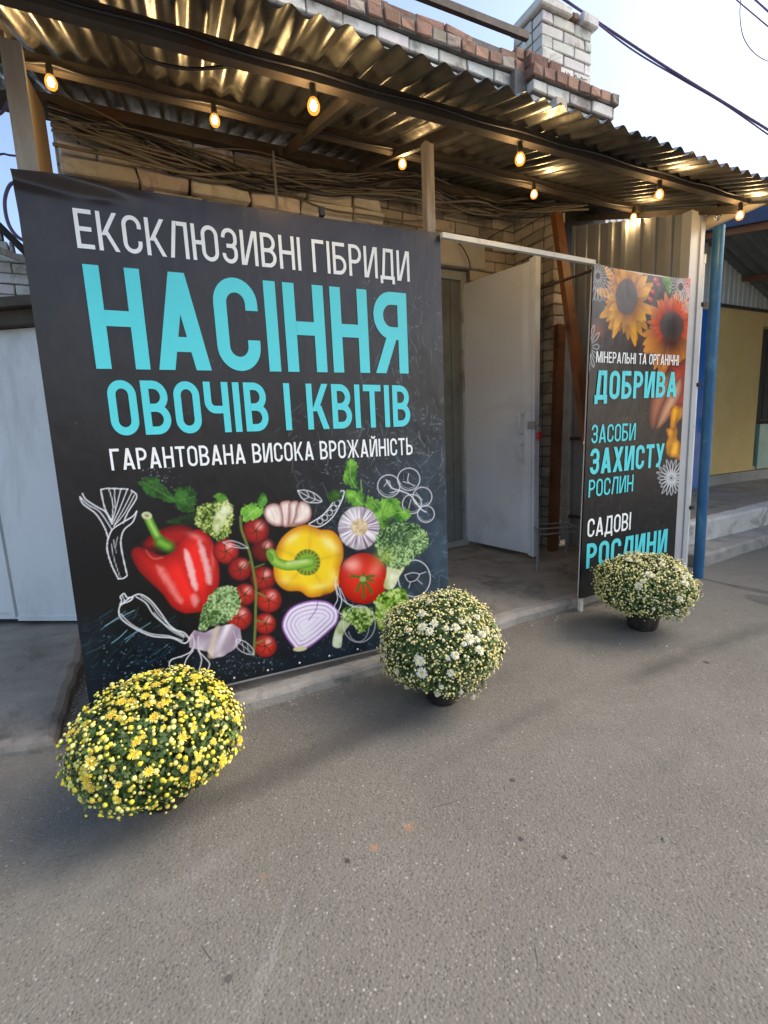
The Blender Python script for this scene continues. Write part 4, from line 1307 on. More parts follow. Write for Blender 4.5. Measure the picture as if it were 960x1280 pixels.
    cv.shape([(699, 64), (704, 42), (716, 31), (730, 38), (732, 62), (730, 100), (716, 96), (704, 86)], g2, 2, 8, .2); cv.line([(728, 98), (716, 70), (716, 44)], 1.5, L3('#b4dc7c'), .6)
    cv.shape([(703, 112), (718, 106), (734, 108), (747, 104), (748, 144), (730, 144), (712, 134)], g2, 2, 8, .2); cv.line([(746, 142), (728, 124), (712, 114)], 1.5, L3('#b4dc7c'), .6); cv.line([(742, 80), (744, 110)], 2, L3('#7fb44a'), .9)
    cv.shape([(660, 112), (680, 104), (694, 112), (690, 128), (668, 136), (658, 128)], leafy('#17360f', '#3c6a24', .06), 4, 5, .12)
    cv.shape([(752, 134), (770, 122), (790, 130), (808, 124), (836, 130), (840, 146), (864, 156), (862, 176), (836, 184), (818, 176), (804, 204), (786, 200), (776, 170), (760, 160)], g2, 2, 11, .2); cv.line([(796, 200), (790, 160), (772, 134)], 1.6, L3('#b4dc7c'), .6); cv.line([(800, 180), (826, 164), (856, 160)], 1.6, L3('#b4dc7c'), .6); cv.line([(794, 170), (812, 136)], 1.4, L3('#b4dc7c'), .5)
    cv.line([(800, 205), (795, 170), (806, 140)], 4, L3('#5c9434'), .8); cv.glow(812, 190, 18, 26, L3('#16260f'), .6)
    # round garlic
    def gar(x, y, d):
        a = np.arctan2(y - 198, x - 738); q = np.hypot(x - 738, y - 198) / 53
        s = vnoise(a * 12 + 60, q * 1.5) * 0.7 + vnoise(a * 26 + 90, q * 2) * 0.3
        c = grad(L3('#8f6f86'), L3('#f3eef0'), (s - .18) * 2.1)
        c = np.where((q < 0.40)[:, None], grad(L3('#b99a68'), L3('#ead9b4'), vnoise(x * .2, y * .2)), c)
        return c * np.clip(1.12 - q * q * .42, 0, 1)[:, None]
    cv.ell(737, 200, 52, 54, gar, soft=2.5, rag=1.5, rs=.06)
    # big tomato
    cv.ell(748, 326, 62, 64, ball(748, 326, 66, '#e4321e', '#9c130c', '#ff9a88', -.35, -.5), soft=2.5)
    cv.glow(778, 304, 16, 24, L3('#ff8c78'), .5, .5); cv.glow(716, 292, 16, 12, L3('#ffb2a2'), .6)
    for a, l_ in ((-2.9, 32), (-.3, 28), (1.0, 40), (2.1, 34), (.2, 24), (-1.5, 14), (1.55, 46)):
        cv.line([(748, 328), (748 + l_ * .5 * math.cos(a), 328 + l_ * .5 * math.sin(a) - 3), (748 + l_ * math.cos(a), 328 + l_ * math.sin(a))], 7, L3('#3f6a26'), .95, soft=3)
    cv.ell(747, 328, 8, 7, L3('#97b060'), soft=3)
    # big broccoli
    cv.shape([(812, 286), (850, 296), (838, 322), (822, 352), (800, 348), (806, 318)], leafy('#b2bb74', '#eef0cc', .05), 3)
    cv.shape([(778, 234), (790, 208), (816, 192), (846, 188), (876, 190), (902, 208), (911, 234), (896, 262), (870, 276), (858, 296), (832, 304), (808, 296), (788, 268)], florets('#1e3a1c', '#547c46', '#b0ce8c', .26), 3, 6, .14)
    cv.glow(804, 272, 26, 20, L3('#a8bc4c'), .55); cv.glow(836, 224, 26, 20, L3('#3c5e44'), .4)
    # lettuce-like florets at the lower right
    cv.shape([(776, 384), (794, 362), (818, 352), (846, 352), (862, 372), (852, 398), (826, 404), (818, 430), (796, 456), (780, 444), (782, 412)], florets('#2c4e14', '#7fae34', '#cfe68c', .16), 3, 7, .14)
    # red onion half
    def oni(x, y, d):
        u = (x - 560) * .80 + (505 - y) * .42
        s = np.sin(d * .62)
        c = grad(L3('#efe6f2'), L3('#a873b4'), (s - .25) * 1.3 * np.clip(1.15 - d / 52, 0.15, 1))
        return np.where((d < 5)[:, None], grad(L3('#6d2a7a'), L3('#b98ac6'), d / 5), c)
    cv.shape([(544, 446), (550, 420), (568, 398), (600, 384), (634, 380), (664, 386), (686, 408), (684, 436), (664, 458), (634, 484), (606, 502), (582, 506), (570, 494), (554, 472)], oni, 2.5)
    cv.glow(604, 462, 20, 22, L3('#f4f0f2'), .6, .6); cv.line([(634, 384), (630, 404), (612, 430)], 3, L3('#9a4aa6'), .8, soft=3)
    cv.line([(648, 368), (660, 366)], 8, L3('#4a1020'), .7, soft=8); cv.ell(590, 502, 17, 6, L3('#d8d2a0'), -.1, soft=3)
    # small broccoli with pale stem
    cv.shape([(672, 494), (676, 462), (690, 432), (708, 420), (722, 430), (706, 452), (696, 470), (692, 498)], leafy('#a4b878', '#e6eecb', .05), 2.5)
    cv.shape([(692, 424), (702, 402), (724, 392), (746, 396), (770, 402), (776, 426), (762, 448), (742, 462), (726, 448), (712, 436)], florets('#35561c', '#86aa48', '#d2e39a', .18), 3, 6, .16)
    t = np.linspace(0, 2 * math.pi, 30)
    cv.line([(738 + 40 * math.cos(a), 440 + 46 * math.sin(a)) for a in t], 2.2, wh, .6, False); cv.line([(736 + 26 * math.cos(a), 448 + 36 * math.sin(a)) for a in t[:14]], 1.8, wh, .5, False)
    sk([(680, 322), (680, 345), (690, 372), (720, 395), (750, 400)], 2.2, .8); sk([(684, 340), (694, 380), (686, 408)], 2.2, .8); sk([(676, 340), (684, 376), (676, 400), (700, 420)], 2, .7); sk([(690, 350), (708, 390)], 2, .6)
    # broccoli centre-left
    cv.shape([(336, 452), (342, 418), (354, 388), (374, 358), (402, 344), (430, 352), (442, 384), (432, 416), (404, 436), (372, 444), (350, 456)], florets('#2e4a24', '#6f9450', '#bcd398', .26), 3, 5, .16)
    # pale garlic at the bottom
    def pg(x, y, d):
        s = vnoise(x * .07 + y * .03, y * .02 - x * .01) ; return grad(L3('#a08a9a'), L3('#efe4e6'), (s - .15) * 1.7)
    cv.shape([(312, 476), (326, 456), (352, 462), (384, 446), (420, 440), (440, 452), (444, 482), (424, 504), (398, 520), (372, 526), (358, 508), (330, 502), (314, 498)], pg, 2.5, 2, .06, smooth=False)
    cv.line([(384, 450), (372, 486), (366, 520)], 10, L3('#dcc9a0'), .7, soft=8); cv.line([(330, 470), (360, 468)], 14, L3('#7a6276'), .5, soft=16)
    sk([(424, 458), (432, 486), (424, 500)], 2, .5); sk([(432, 478), (452, 484), (470, 500), (474, 516), (450, 512), (432, 498), (430, 480)], 1.8, .8); sk([(432, 482), (474, 516)], 1.5, .7); sk([(446, 486), (450, 508)], 1.3, .6); sk([(458, 490), (462, 512)], 1.3, .6)
    sk([(322, 470), (326, 488), (322, 508)], 2.4, .8); sk([(336, 470), (336, 508)], 2.2, .7)
    return np.clip(cv.rgb, 0, 0.92)


def paint_flowers(x, y):
    """narrow banner, x, y in photo pixels times six, origin (720, 320)"""
    rgb = backdrop(x, y, '#362c2c', '#0e1011', 0, 2400, False)
    t = np.clip((y - 1500) / 900, 0, 1) * fbm(x * .01, y * .01, 4) * .5
    rgb = rgb * (1 - t[:, None]) + L3('#202c30') * t[:, None]
    cv = Canvas(x, y, rgb)
    scratches(cv, 120, 100, 800, 1650, 2500, L3('#75848a'), .06, .3, 15, 60, .9, 1.2, 21, 3)
    specks(cv, 260, 380, 640, 1050, 1400, L3('#9a8a94'), 22)
    specks(cv, 120, 120, 400, 640, 760, L3('#8d7a70'), 23)
    wh = L3('#dfe2e4')
    # blurred orange bokeh and shadow
    cv.glow(165, 560, 50, 70, L3('#a05a28'), .6); cv.glow(480, 620, 150, 60, L3('#5a3222'), .5)
    # sunflower
    def petals(cx, cy, rx, ry, n, inner, ca, cb, seed, a_lo=0.0, a_hi=2 * math.pi, jit=.14, wfac=1.0):
        rr = random.Random(seed)
        for lay in range(2):
            for k in range(n):
                a = a_lo + (a_hi - a_lo) * (k + .5 * lay + rr.uniform(-.2, .2)) / n
                L_ = 1 + rr.uniform(-jit, jit)
                ca_, sa = math.cos(a), math.sin(a)
                w_ = math.pi * 2 / n * .62 * wfac
                pt = lambda q, off: (cx + rx * q * math.cos(a + off), cy + ry * q * math.sin(a + off))
                sh = rr.uniform(.72, 1.1) * (0.8 + 0.2 * lay)
                def colr(x, y, d, a=a, sh=sh):
                    q = np.hypot((x - cx) / rx, (y - cy) / ry)
                    st = np.sin(np.arctan2((y - cy) / ry, (x - cx) / rx) * 70) * .08
                    return np.clip(grad(L3(ca), L3(cb), (q - inner) / (1 - inner)) * (sh + st)[:, None], 0, .9)
                cv.shape([pt(inner * .8, -w_ * .5), pt((inner + L_) * .5, -w_ * .62), pt(L_ * .9, -w_ * .3), pt(L_, 0), pt(L_ * .9, w_ * .3), pt((inner + L_) * .5, w_ * .62), pt(inner * .8, w_ * .5)], colr, 5)
    petals(375, 330, 190, 310, 17, .42, '#84400a', '#e09c18', 31, jit=.22); petals(390, 320, 150, 250, 15, .5, '#9c520c', '#e6aa20', 32, jit=.2)
    cv.ell(378, 308, 82, 138, lambda x, y, d: grad(L3('#4a3a34'), L3('#2b2422'), d / 60), soft=8, rag=5, rs=.03)
    # red and orange flower
    petals(850, 560, 120, 200, 14, .3, '#6e1a10', '#d9671f', 36, jit=.2, wfac=.9)
    petals(740, 560, 175, 430, 12, .3, '#54110c', '#cf7a2c', 35, math.radians(45), math.radians(135), .18, .95)
    petals(715, 540, 205, 350, 18, .32, '#5e140c', '#cf842a', 33, math.radians(15), math.radians(175), .16, 1.0)
    petals(715, 520, 175, 240, 19, .46, '#7c1a10', '#d8803a', 37, math.radians(150), math.radians(392), .16, .9)
    petals(715, 520, 140, 185, 19, .5, '#7c140e', '#dd5a26', 34, math.radians(140), math.radians(400), .14, .9)
    cv.ell(718, 525, 90, 108, lambda x, y, d: grad(L3('#4a3530'), L3('#2a2321'), d / 60), soft=10, rag=6, rs=.03)
    cv.glow(718, 660, 70, 60, L3('#2a1512'), .7)
    # berries, leaf
    for (cx, cy, r_) in ((600, 180, 24), (578, 270, 22), (560, 325, 24), (620, 215, 18)):
        cv.ell(cx, cy, r_, r_, ball(cx, cy, r_, '#c22a3a', '#4a0a14', '#ffb0b0'), soft=6)
    cv.shape([(640, 150), (700, 140), (718, 200), (704, 290), (672, 230)], leafy('#2f5a24', '#6fa64a', .02), 8)
    cv.shape([(815, 165), (862, 165), (858, 330), (840, 300), (820, 240)], leafy('#7a1a12', '#d05030', .03), 10)
    # lower leaves: brown-pink, then yellow petals
    cv.shape([(690, 830), (770, 800), (850, 790), (850, 1180), (800, 1150), (700, 1120), (650, 980)], lambda x, y, d: grad(L3('#5a140e'), L3('#b8402c'), d / 90), 14)
    cv.shape([(560, 1060), (620, 960), (700, 850), (740, 880), (720, 1000), (640, 1180), (590, 1290), (556, 1290), (545, 1180)], lambda x, y, d: grad(L3('#3c1c14'), L3('#a8644a'), d / 50), 8)
    cv.shape([(600, 1290), (640, 1140), (720, 980), (790, 900), (800, 1010), (740, 1150), (660, 1260), (620, 1290)], lambda x, y, d: grad(L3('#6a3020'), L3('#d39a78'), d / 45), 8)
    ylw = lambda x, y, d: np.clip(grad(L3('#a85a08'), L3('#f4ae14'), d / 40) * (0.85 + .3 * np.sin(x * .09 + y * .02))[:, None], 0, .9)
    cv.shape([(712, 1140), (760, 1120), (804, 1140), (798, 1200), (760, 1260), (750, 1310), (710, 1300), (705, 1220)], ylw, 6, 6, .03)
    cv.shape([(672, 1300), (720, 1290), (760, 1300), (756, 1370), (790, 1420), (786, 1530), (740, 1510), (690, 1500), (676, 1420), (690, 1350)], ylw, 6, 8, .03)
    # white line drawings: sunflower heads and asters
    def head(cx, cy, r0, r1, ry, n, seed, a0=0, a1=2 * math.pi, w=5):
        rr = random.Random(seed)
        for k in range(n):
            a = a0 + (a1 - a0) * k / n
            q1 = rr.uniform(.85, 1.1)
            P = lambda q, o: (cx + q * math.cos(a + o), cy + q * ry * math.sin(a + o))
            cv.line([P(r0, -.10), P((r0 + r1) * .55, -.13), P(r1 * q1, 0), P((r0 + r1) * .55, .13), P(r0, .10)], w, wh, .62, soft=5)
    head(165, 150, 60, 130, 1.5, 26, 41, w=3); head(165, 150, 20, 70, 1.4, 20, 42, w=2.5)
    head(95, 680, 30, 90, 2.2, 12, 43); head(785, 230, 20, 80, 1.6, 22, 44, w=2.5); head(840, 330, 10, 60, 2.0, 16, 45, w=2.5)
    head(715, 1665, 25, 110, 1.2, 20, 46, w=6); head(715, 1665, 10, 60, 1.2, 12, 47, w=5)
    return np.clip(cv.rgb, 0, 0.9)


def banner_mesh(name, parent, xs, zs, xl, xr, zb, zt, Y, painter, wrinkle):
    """dense front sheet with the print as vertex colours plus a plain back sheet"""
    nu, nv = len(xs), len(zs)
    U, Vv = np.meshgrid(xs, zs)
    Xb = xl(Vv) * (1 - U) + xr(Vv) * U
    Z0 = zb(U); Z1 = zt(U)
    Zb = Z0 * (1 - Vv) + Z1 * Vv
    Yb = Y + wrinkle(Xb, Zb, U, Vv)
    P = np.stack([Xb.ravel(), np.full(Xb.size, Y), Zb.ravel()], 1)
    px, py = to_px(P)
    rgb = painter(px, py)
    verts = np.stack([Xb.ravel(), Yb.ravel(), Zb.ravel()], 1)
    i, j = np.meshgrid(np.arange(nu - 1), np.arange(nv - 1))
    a = (j * nu + i).ravel()
    faces = np.stack([a, a + 1, a + nu + 1, a + nu], 1)
    # back sheet and rim
    me = bpy.data.meshes.new(name)
    off = np.array(parent.location)
    verts = verts - off
    me.vertices.add(len(verts)); me.vertices.foreach_set('co', verts.astype(np.float32).ravel())
    me.loops.add(faces.size); me.loops.foreach_set('vertex_index', faces.astype(np.int32).ravel())
    me.polygons.add(len(faces)); me.polygons.foreach_set('loop_start', np.arange(0, faces.size, 4, dtype=np.int32))
    me.polygons.foreach_set('use_smooth', np.ones(len(faces), bool))
    me.update(calc_edges=True)
    ca = me.color_attributes.new('print', 'FLOAT_COLOR', 'POINT')
    ca.data.foreach_set('color', np.concatenate([rgb, np.ones((len(rgb), 1))], 1).astype(np.float32).ravel())
    me.materials.append(MAT['print'])
    o = bpy.data.objects.new(name, me); C.objects.link(o); o.parent = parent
    return o


# big banner -------------------------------------------------------
BY = 2.12
ban = thing('banner', 'big dark banner with cyan lettering and a pile of printed vegetables', 'banner', (0.55, BY, 0.12))
xl = lambda v: -0.326 + 0.019 * v - 0.006 * np.maximum(0, v - 0.93) / 0.07
xr = lambda v: 1.412 + 0.0 * v
zbf = lambda u: 0.138 - 0.062 * u + 0.022 * u * u
ztf = lambda u: 2.148 + 0.030 * u - 0.012 * np.sin(np.pi * u)
def wr(X, Z, U, V):
    w = 0.0006 * np.sin(X * 5.1 + 1) * np.sin(Z * 2.3)
    c = np.exp(-((X + 0.18) / 0.20) ** 2 - ((Z - 2.135) / 0.035) ** 2)
    w += 0.022 * c * np.sin((Z - 2.0) * 42 + X * 10)
    w += 0.008 * np.exp(-((X + 0.05) / 0.05) ** 2 - ((Z - 2.105) / 0.02) ** 2)
    return w
us = np.linspace(0, 1, 560)
vs_ = np.concatenate([np.linspace(0, 0.49, 330, endpoint=False), np.linspace(0.49, 1, 170)])
banner_mesh('printed_sheet', ban, us, vs_, xl, xr, zbf, ztf, BY, lambda px, py: paint_vegetables((px - 80) * 2, (py - 560) * 2), wr)
idn = lambda x, z: x
TY = BY - 0.0025
m1 = MB(); text_line(m1, 'ЕКСКЛЮЗИВНІ ГІБРИДИ', 0.115, idn, TY, 1.917, 2.050, 1.932, 2.068, -0.147, 1.228, 0.115)
m1.build('lettering', MAT['ink_white'], ban)
m1 = MB(); text_line(m1, 'НАСІННЯ', 0.155, idn, TY, 1.496, 1.864, 1.500, 1.877, -0.140, 1.204, 0.095)
m1.build('lettering', MAT['ink_cyan'], ban)
m1 = MB(); text_line(m1, 'ОВОЧІВ І КВІТІВ', 0.15, idn, TY, 1.246, 1.456, 1.241, 1.442, -0.116, 1.204, 0.10)
m1.build('lettering', MAT['ink_cyan'], ban)
m1 = MB(); text_line(m1, 'ГАРАНТОВАНА ВИСОКА ВРОЖАЙНІСТЬ', 0.125, idn, TY, 1.114, 1.197, 1.098, 1.184, -0.135, 1.211, 0.115)
m1.build('lettering', MAT['ink_white'], ban)
m1 = MB()
for a, b in (((-0.30, 2.145, 0.055), (-0.29, 2.145, 2.13)), ((1.335, 2.145, 0.055), (1.335, 2.145, 2.15)), ((-0.29, 2.145, 2.125), (1.345, 2.145, 2.145)), ((-0.30, 2.145, 0.15), (1.345, 2.145, 0.135)), ((-0.30, 2.145, 1.1), (1.345, 2.145, 1.1))):
    m1.bar(a, b, 0.022, 0.022, (0, 1, 0))
m1.build('frame', MAT['white_metal'], ban)
m1 = MB()
m1.poly([(-0.318, 2.140, 0.14), (1.408, 2.140, 0.11), (1.408, 2.140, 2.165), (-0.305, 2.140, 2.135)])
m1.build('backing', MAT['black_plastic'], ban)
for i in range(11):
    m1 = MB()
    u = 0.06 + i * 0.088
    x = -0.326 + 1.735 * u; z = float(zbf(u)) + 0.022
    m1.lathe([(0.0001, 0.004), (0.004, 0.003), (0.0055, 0.0)], (0, 0, 0), 8)
    n = len(m1.v) - 24
    for k in range(n, len(m1.v)):
        a, b, c = m1.v[k]; m1.v[k] = (x + a, BY - 0.003 - c, z + b)
    m1.build('screw', MAT['white_metal'], ban)
m1 = MB(); c_ = at(402, 264, BY); m1.cham((c_.x - 0.012, BY - 0.012, c_.z - 0.022), (c_.x + 0.012, BY + 0.012, c_.z + 0.016), 0.003); m1.build('clip', MAT['black_plastic'], ban)
m1 = MB(); m1.bar((-0.325, BY + 0.004, 0.128), (1.412, BY + 0.004, 0.088), 0.016, 0.006, (0, 0, 1)); m1.build('bottom_strip', MAT['grey_metal'], ban)

# narrow banner ----------------------------------------------------
NY = 2.105
nb = thing('banner', 'narrow dark banner with sunflowers and cyan lettering beside the grey corner post', 'banner', (2.9, NY, 0.1))
nxl = lambda v: 2.421 + (2.480 - 2.421) * v
nxr = lambda v: 3.398 + 0.012 * v
nzb = lambda u: 0.085 + 0.03 * u
nzt = lambda u: 2.152 + 0.004 * u - 0.02 * np.sin(np.pi * u)
nwr = lambda X, Z, U, V: 0.0008 * np.sin(X * 7 + Z * 2)
banner_mesh('printed_sheet', nb, np.linspace(0, 1, 260), np.linspace(0, 1, 460), nxl, nxr, nzb, nzt, NY, lambda px, py: paint_flowers((px - 720) * 6, (py - 320) * 6), nwr)
shx = lambda x, z: x + (z - 1.1) * 0.022
TN = NY - 0.0030
def nline(ink, s, w, pts):
    m_ = MB()
    (x0, y0b), (x0t, y0t), (x1, y1b), (x1t, y1t) = pts
    a, b, c, d = at(x0, y0b, TN), at(x0t, y0t, TN), at(x1, y1b, TN), at(x1t, y1t, TN)
    f0 = a.x - (a.z - 1.1) * 0.022; f1 = c.x - (c.z - 1.1) * 0.022
    text_line(m_, s, w, shx, TN, a.z, b.z, c.z, d.z, f0, f1, 0.105)
    m_.build('lettering', MAT[ink], nb)
nline('ink_white', 'МІНЕРАЛЬНІ ТА ОРГАНІЧНІ', 0.13, ((745, 453), (746, 439), (848, 457), (848, 444)))
nline('ink_cyan', 'ДОБРИВА', 0.165, ((743, 500), (746, 463), (845, 496), (844.5, 465)))
nline('ink_cyan', 'ЗАСОБИ', 0.12, ((739, 554.5), (740.5, 531), (794, 550), (795, 529)))
nline('ink_cyan', 'ЗАХИСТУ', 0.165, ((737, 593.5), (739, 561), (829, 583), (832, 554)))
nline('ink_cyan', 'РОСЛИН', 0.12, ((735.5, 622), (737, 600), (791, 614), (792, 593)))
nline('ink_white', 'САДОВІ', 0.125, ((734, 672), (735, 649), (788, 662), (789, 640)))
nline('ink_cyan', 'РОСЛИНИ', 0.165, ((732.5, 711), (734, 680), (833, 690), (834, 661)))
m1 = MB()
m1.bar((3.385, 2.128, 0.055), (3.40, 2.128, 2.15), 0.022, 0.022, (0, 1, 0))
m1.bar((2.46, 2.128, 1.1), (3.385, 2.128, 1.1), 0.02, 0.02, (0, 1, 0)); m1.bar((2.50, 2.128, 2.135), (3.39, 2.128, 2.14), 0.02, 0.02, (0, 1, 0)); m1.bar((2.44, 2.128, 0.14), (3.38, 2.128, 0.15), 0.02, 0.02, (0, 1, 0))
fr = m1.build('frame', MAT['white_metal'], nb)
m1 = MB(); m1.bar((2.440, 2.112, 0.0), (2.4405, 2.112, 0.088), 0.026, 0.022, (0, 1, 0)); m1.bar((2.455, 2.132, 0.089), (2.512, 2.132, 2.14), 0.022, 0.022, (0, 1, 0)); m1.build('foot', MAT['white_metal'], nb)
m1 = MB(); m1.poly([(2.424, 2.117, 0.09), (3.396, 2.117, 0.12), (3.408, 2.117, 2.14), (2.482, 2.117, 2.135)]); m1.build('backing', MAT['black_plastic'], nb)
m1 = MB(); e = at(672, 362, 3.11); m1.tube([(2.49, 2.14, 2.12), (e.x, 3.11, e.z)], 0.010, 8)
m1.build('brace', MAT['rusty_steel'], nb)

m1 = MB(); m1.bar((1.405, 2.10, 2.158), (2.475, 2.10, 2.150), 0.024, 0.024)
rl = m1.build('metal_rail', MAT['white_metal']); rl.data.transform(Matrix.Translation((-1.94, -2.1, -2.154))); rl.location = (1.94, 2.1, 2.154)
tag(rl, 'white square metal rail spanning the entrance between the two banners', 'rail')

# ------------------------------------------------------------------ cables along the wall
r = random.Random(31)
for k in range(24):
    zoff = r.gauss(0.0, 0.085); yy = 3.395 - r.uniform(0, 0.09)
    pts = []
    ph1, ph2, ph3 = r.uniform(0, 6), r.uniform(0, 6), r.uniform(0, 6)
    f1, am = r.uniform(3, 8), r.uniform(0.02, 0.07)
    for i in range(26):
        u = i / 25
        X = -0.28 + 3.68 * u
        zc_ = 2.99 - 0.10 * math.sin(math.pi * min(1, u * 1.6)) + 0.03 * u + zoff * (0.55 + 0.45 * math.cos(u * f1 + ph1)) + am * math.sin(u * 11 + ph2) + 0.02 * math.sin(u * 27 + ph3)
        Y_ = yy - (0.36 * max(0, u - 0.84) / 0.16)
        pts.append((X, Y_, zc_))
    m1 = MB(); m1.tube(curve(pts, 4), r.choice((0.004, 0.005, 0.006, 0.007, 0.009, 0.012)), 6)
    dk = k % 4 == 1
    o = m1.build('cable', MAT['black_cable' if dk else 'cable'])
    tag(o, 'thin black cable in the tangled bundle along the brick wall under the canopy' if dk else 'dusty brown cable in the tangled bundle strung along the brick wall under the canopy', 'cable',
        'black cables strung along the shop wall' if dk else 'brown cables strung along the shop wall')
for lab, pts in (('thin black wire looping down over the pale blocks above the big banner', [(180, 178, 3.36), (200, 205, 3.36), (218, 218, 3.36), (238, 205, 3.36), (262, 199, 3.36), (290, 212, 3.36)]),
                 ('short dark wire hanging over the lintel above the open doorway', [(574, 304, 3.55), (580, 312, 3.52), (586, 325, 3.52), (588, 336, 3.54)]),
                 ('dark wire crossing diagonally over the bundle left of the brick pier', [(640, 282, 3.4), (620, 292, 3.4), (606, 302, 3.4)])):
    m1 = MB(); m1.tube(curve([at(*p) for p in pts], 8), 0.005, 6)
    tag(m1.build('cable', MAT['black_cable']), lab, 'cable')

# ------------------------------------------------------------------ festoon bulbs
def bulb_materials():
    m, nt, b = nodes('lit_glass')
    out = nt.nodes['Material Output']
    nt.nodes.remove(b)
    tr = N(nt, 'ShaderNodeBsdfTransparent'); em = N(nt, 'ShaderNodeEmission', Strength=1.0)
    em.inputs['Color'].default_value = (1.0, 0.33, 0.04, 1)
    mx = nt.nodes.new('ShaderNodeMixShader'); mx.inputs[0].default_value = 0.5
    nt.links.new(tr.outputs[0], mx.inputs[1]); nt.links.new(em.outputs[0], mx.inputs[2]); nt.links.new(mx.outputs[0], out.inputs[0])
    m2, nt, b = nodes('filament_glow')
    nt.nodes.remove(b)
    em = N(nt, 'ShaderNodeEmission', Strength=60.0); em.inputs['Color'].default_value = (1.0, 0.70, 0.30, 1)
    nt.links.new(em.outputs[0], nt.nodes['Material Output'].inputs[0])
    m3, nt, b = nodes('clear_glass')
    b.inputs['Roughness'].default_value = 0.02; b.inputs['Transmission Weight'].default_value = 1.0; b.inputs['Base Color'].default_value = (1, .97, .9, 1)
    return m, m2, m3
MAT['lit_glass'], MAT['filament_glow'], MAT['clear_glass'] = bulb_materials()
BULB = [(0.013, 0.0), (0.017, -0.008), (0.026, -0.020), (0.0325, -0.036), (0.034, -0.050), (0.031, -0.066), (0.022, -0.079), (0.008, -0.085), (0.0005, -0.0855)]
def make_bulb(loc, lit, label, group):
    t = thing('light_bulb', label, 'light bulb', loc, group)
    K = 0.68
    m_ = MB(); m_.lathe([(0.003, 0.05), (0.006, 0.045), (0.011, 0.035), (0.0135, 0.02), (0.0135, 0.0), (0.012, -0.006)], loc, 12)
    m_.build('socket', MAT['black_plastic'], t)
    m_ = MB(); m_.lathe([(a * K, b * K) for a, b in BULB], loc, 16); m_.build('glass_bulb', MAT['lit_glass' if lit else 'clear_glass'], t)
    m_ = MB()
    if lit: m_.lathe([(a * K, b * K) for a, b in ((0.0005, -0.016), (0.012, -0.024), (0.0185, -0.044), (0.015, -0.060), (0.0005, -0.070))], loc, 12)
    else: m_.tube(curve([(loc[0] - .008, loc[1], loc[2] - .01), (loc[0] - .012, loc[1], loc[2] - .05), (loc[0], loc[1], loc[2] - .065), (loc[0] + .012, loc[1], loc[2] - .05), (loc[0] + .008, loc[1], loc[2] - .01)], 4), 0.0012, 5)
    m_.build('filament', MAT['filament_glow' if lit else 'grey_metal'], t)
    if lit:
        l = bpy.data.lights.new('bulb_light', 'POINT'); l.energy = 2.1; l.color = (1.0, 0.65, 0.28); l.shadow_soft_size = 0.03
        lo = bpy.data.objects.new('bulb_light', l); C.objects.link(lo); lo.parent = t; lo.location = (0, 0, -0.04)
    return t
def on(line, X): 
    a, b = line; u = (X - a.x) / (b.x - a.x); return a.lerp(b, u)
GB = 'warm light bulbs strung under the canopy beams'
FL = [(-0.30, 'lit warm bulb nearest the left post on the front beam, at the edge of view'), (0.686, 'lit warm bulb on the front beam above the left half of the big banner'), (1.675, 'lit warm bulb on the front beam above the grey door, right of the wooden post'),
      (2.668, 'lit warm bulb on the front beam above the narrow sunflower banner'), (3.446, 'lit warm bulb at the right end of the front beam beside the blue pole')]
for X, lab in FL[1:]:
    p = on(BF, X); make_bulb((X, 1.845, p.z - 0.026 - 0.040), True, lab, GB)
MLB = [(-0.19, 'lit warm bulb in the far left corner beside the plywood side panel'), (0.451, 'lit warm bulb on the middle beam above the first headline line of the big banner'), (1.454, 'lit warm bulb on the middle beam just left of the wooden post'),
       (2.429, 'lit warm bulb on the middle beam above the brick pier'), (3.40, 'lit warm bulb on the middle beam against the profiled metal partition')]
for X, lab in MLB:
    p = on(BM, X); make_bulb((X, 2.545, p.z - 0.024 - 0.040), True, lab, GB)
p = at(897, 268, 2.02); make_bulb((p.x, 2.02, p.z + 0.02), False, 'unlit clear bulb hanging by the top of the blue pole', GB)
def festoon(line, xs_, y, lab, dz, sag=0.022):
    m_ = MB(); pts = []
    for i, X in enumerate(xs_):
        p_ = on(line, X); pts.append((X, y, p_.z - dz))
        if i < len(xs_) - 1:
            Xm = (X + xs_[i + 1]) / 2; q_ = on(line, Xm); pts.append((Xm, y, q_.z - dz - sag))
    m_.tube(curve(pts, 5), 0.0055, 6)
    tag(m_.build('festoon_cable', MAT['black_cable']), lab, 'cable')
festoon(BF, [-0.6, -0.3, 0.2, 0.686, 1.18, 1.675, 2.17, 2.668, 3.1, 3.446], 1.822, 'black festoon cable clipped along the front canopy beam', -0.003, 0.008)
festoon(BM, [-0.35, -0.19, 0.1, 0.451, 0.95, 1.454, 1.94, 2.429, 2.9, 3.40], 2.575, 'black festoon cable clipped along the middle canopy beam', 0.008, 0.014)

# ------------------------------------------------------------------ right: pole, beam, neighbour building
m1 = MB(); m1.tube([(3.735, 2.12, 0.0), (3.722, 2.12, 2.53)], 0.036, 20); m1.tube([(3.7275, 2.12, 1.42), (3.7275, 2.12, 1.45)], 0.0375, 20)
o = m1.build('steel_pole', MAT['blue_paint']); o.data.transform(Matrix.Translation((-3.735, -2.12, 0))); o.location = (3.735, 2.12, 0)
tag(o, 'weathered blue steel pole standing at the right end of the canopy', 'pole')
m1 = MB(); m1.tube([(3.70, 2.26, 2.575), (3.72, 1.20, 2.63)], 0.045, 16)
o = m1.build('round_beam', MAT['beige_pipe']); tag(o, 'beige round beam resting on the top of the blue pole', 'beam')

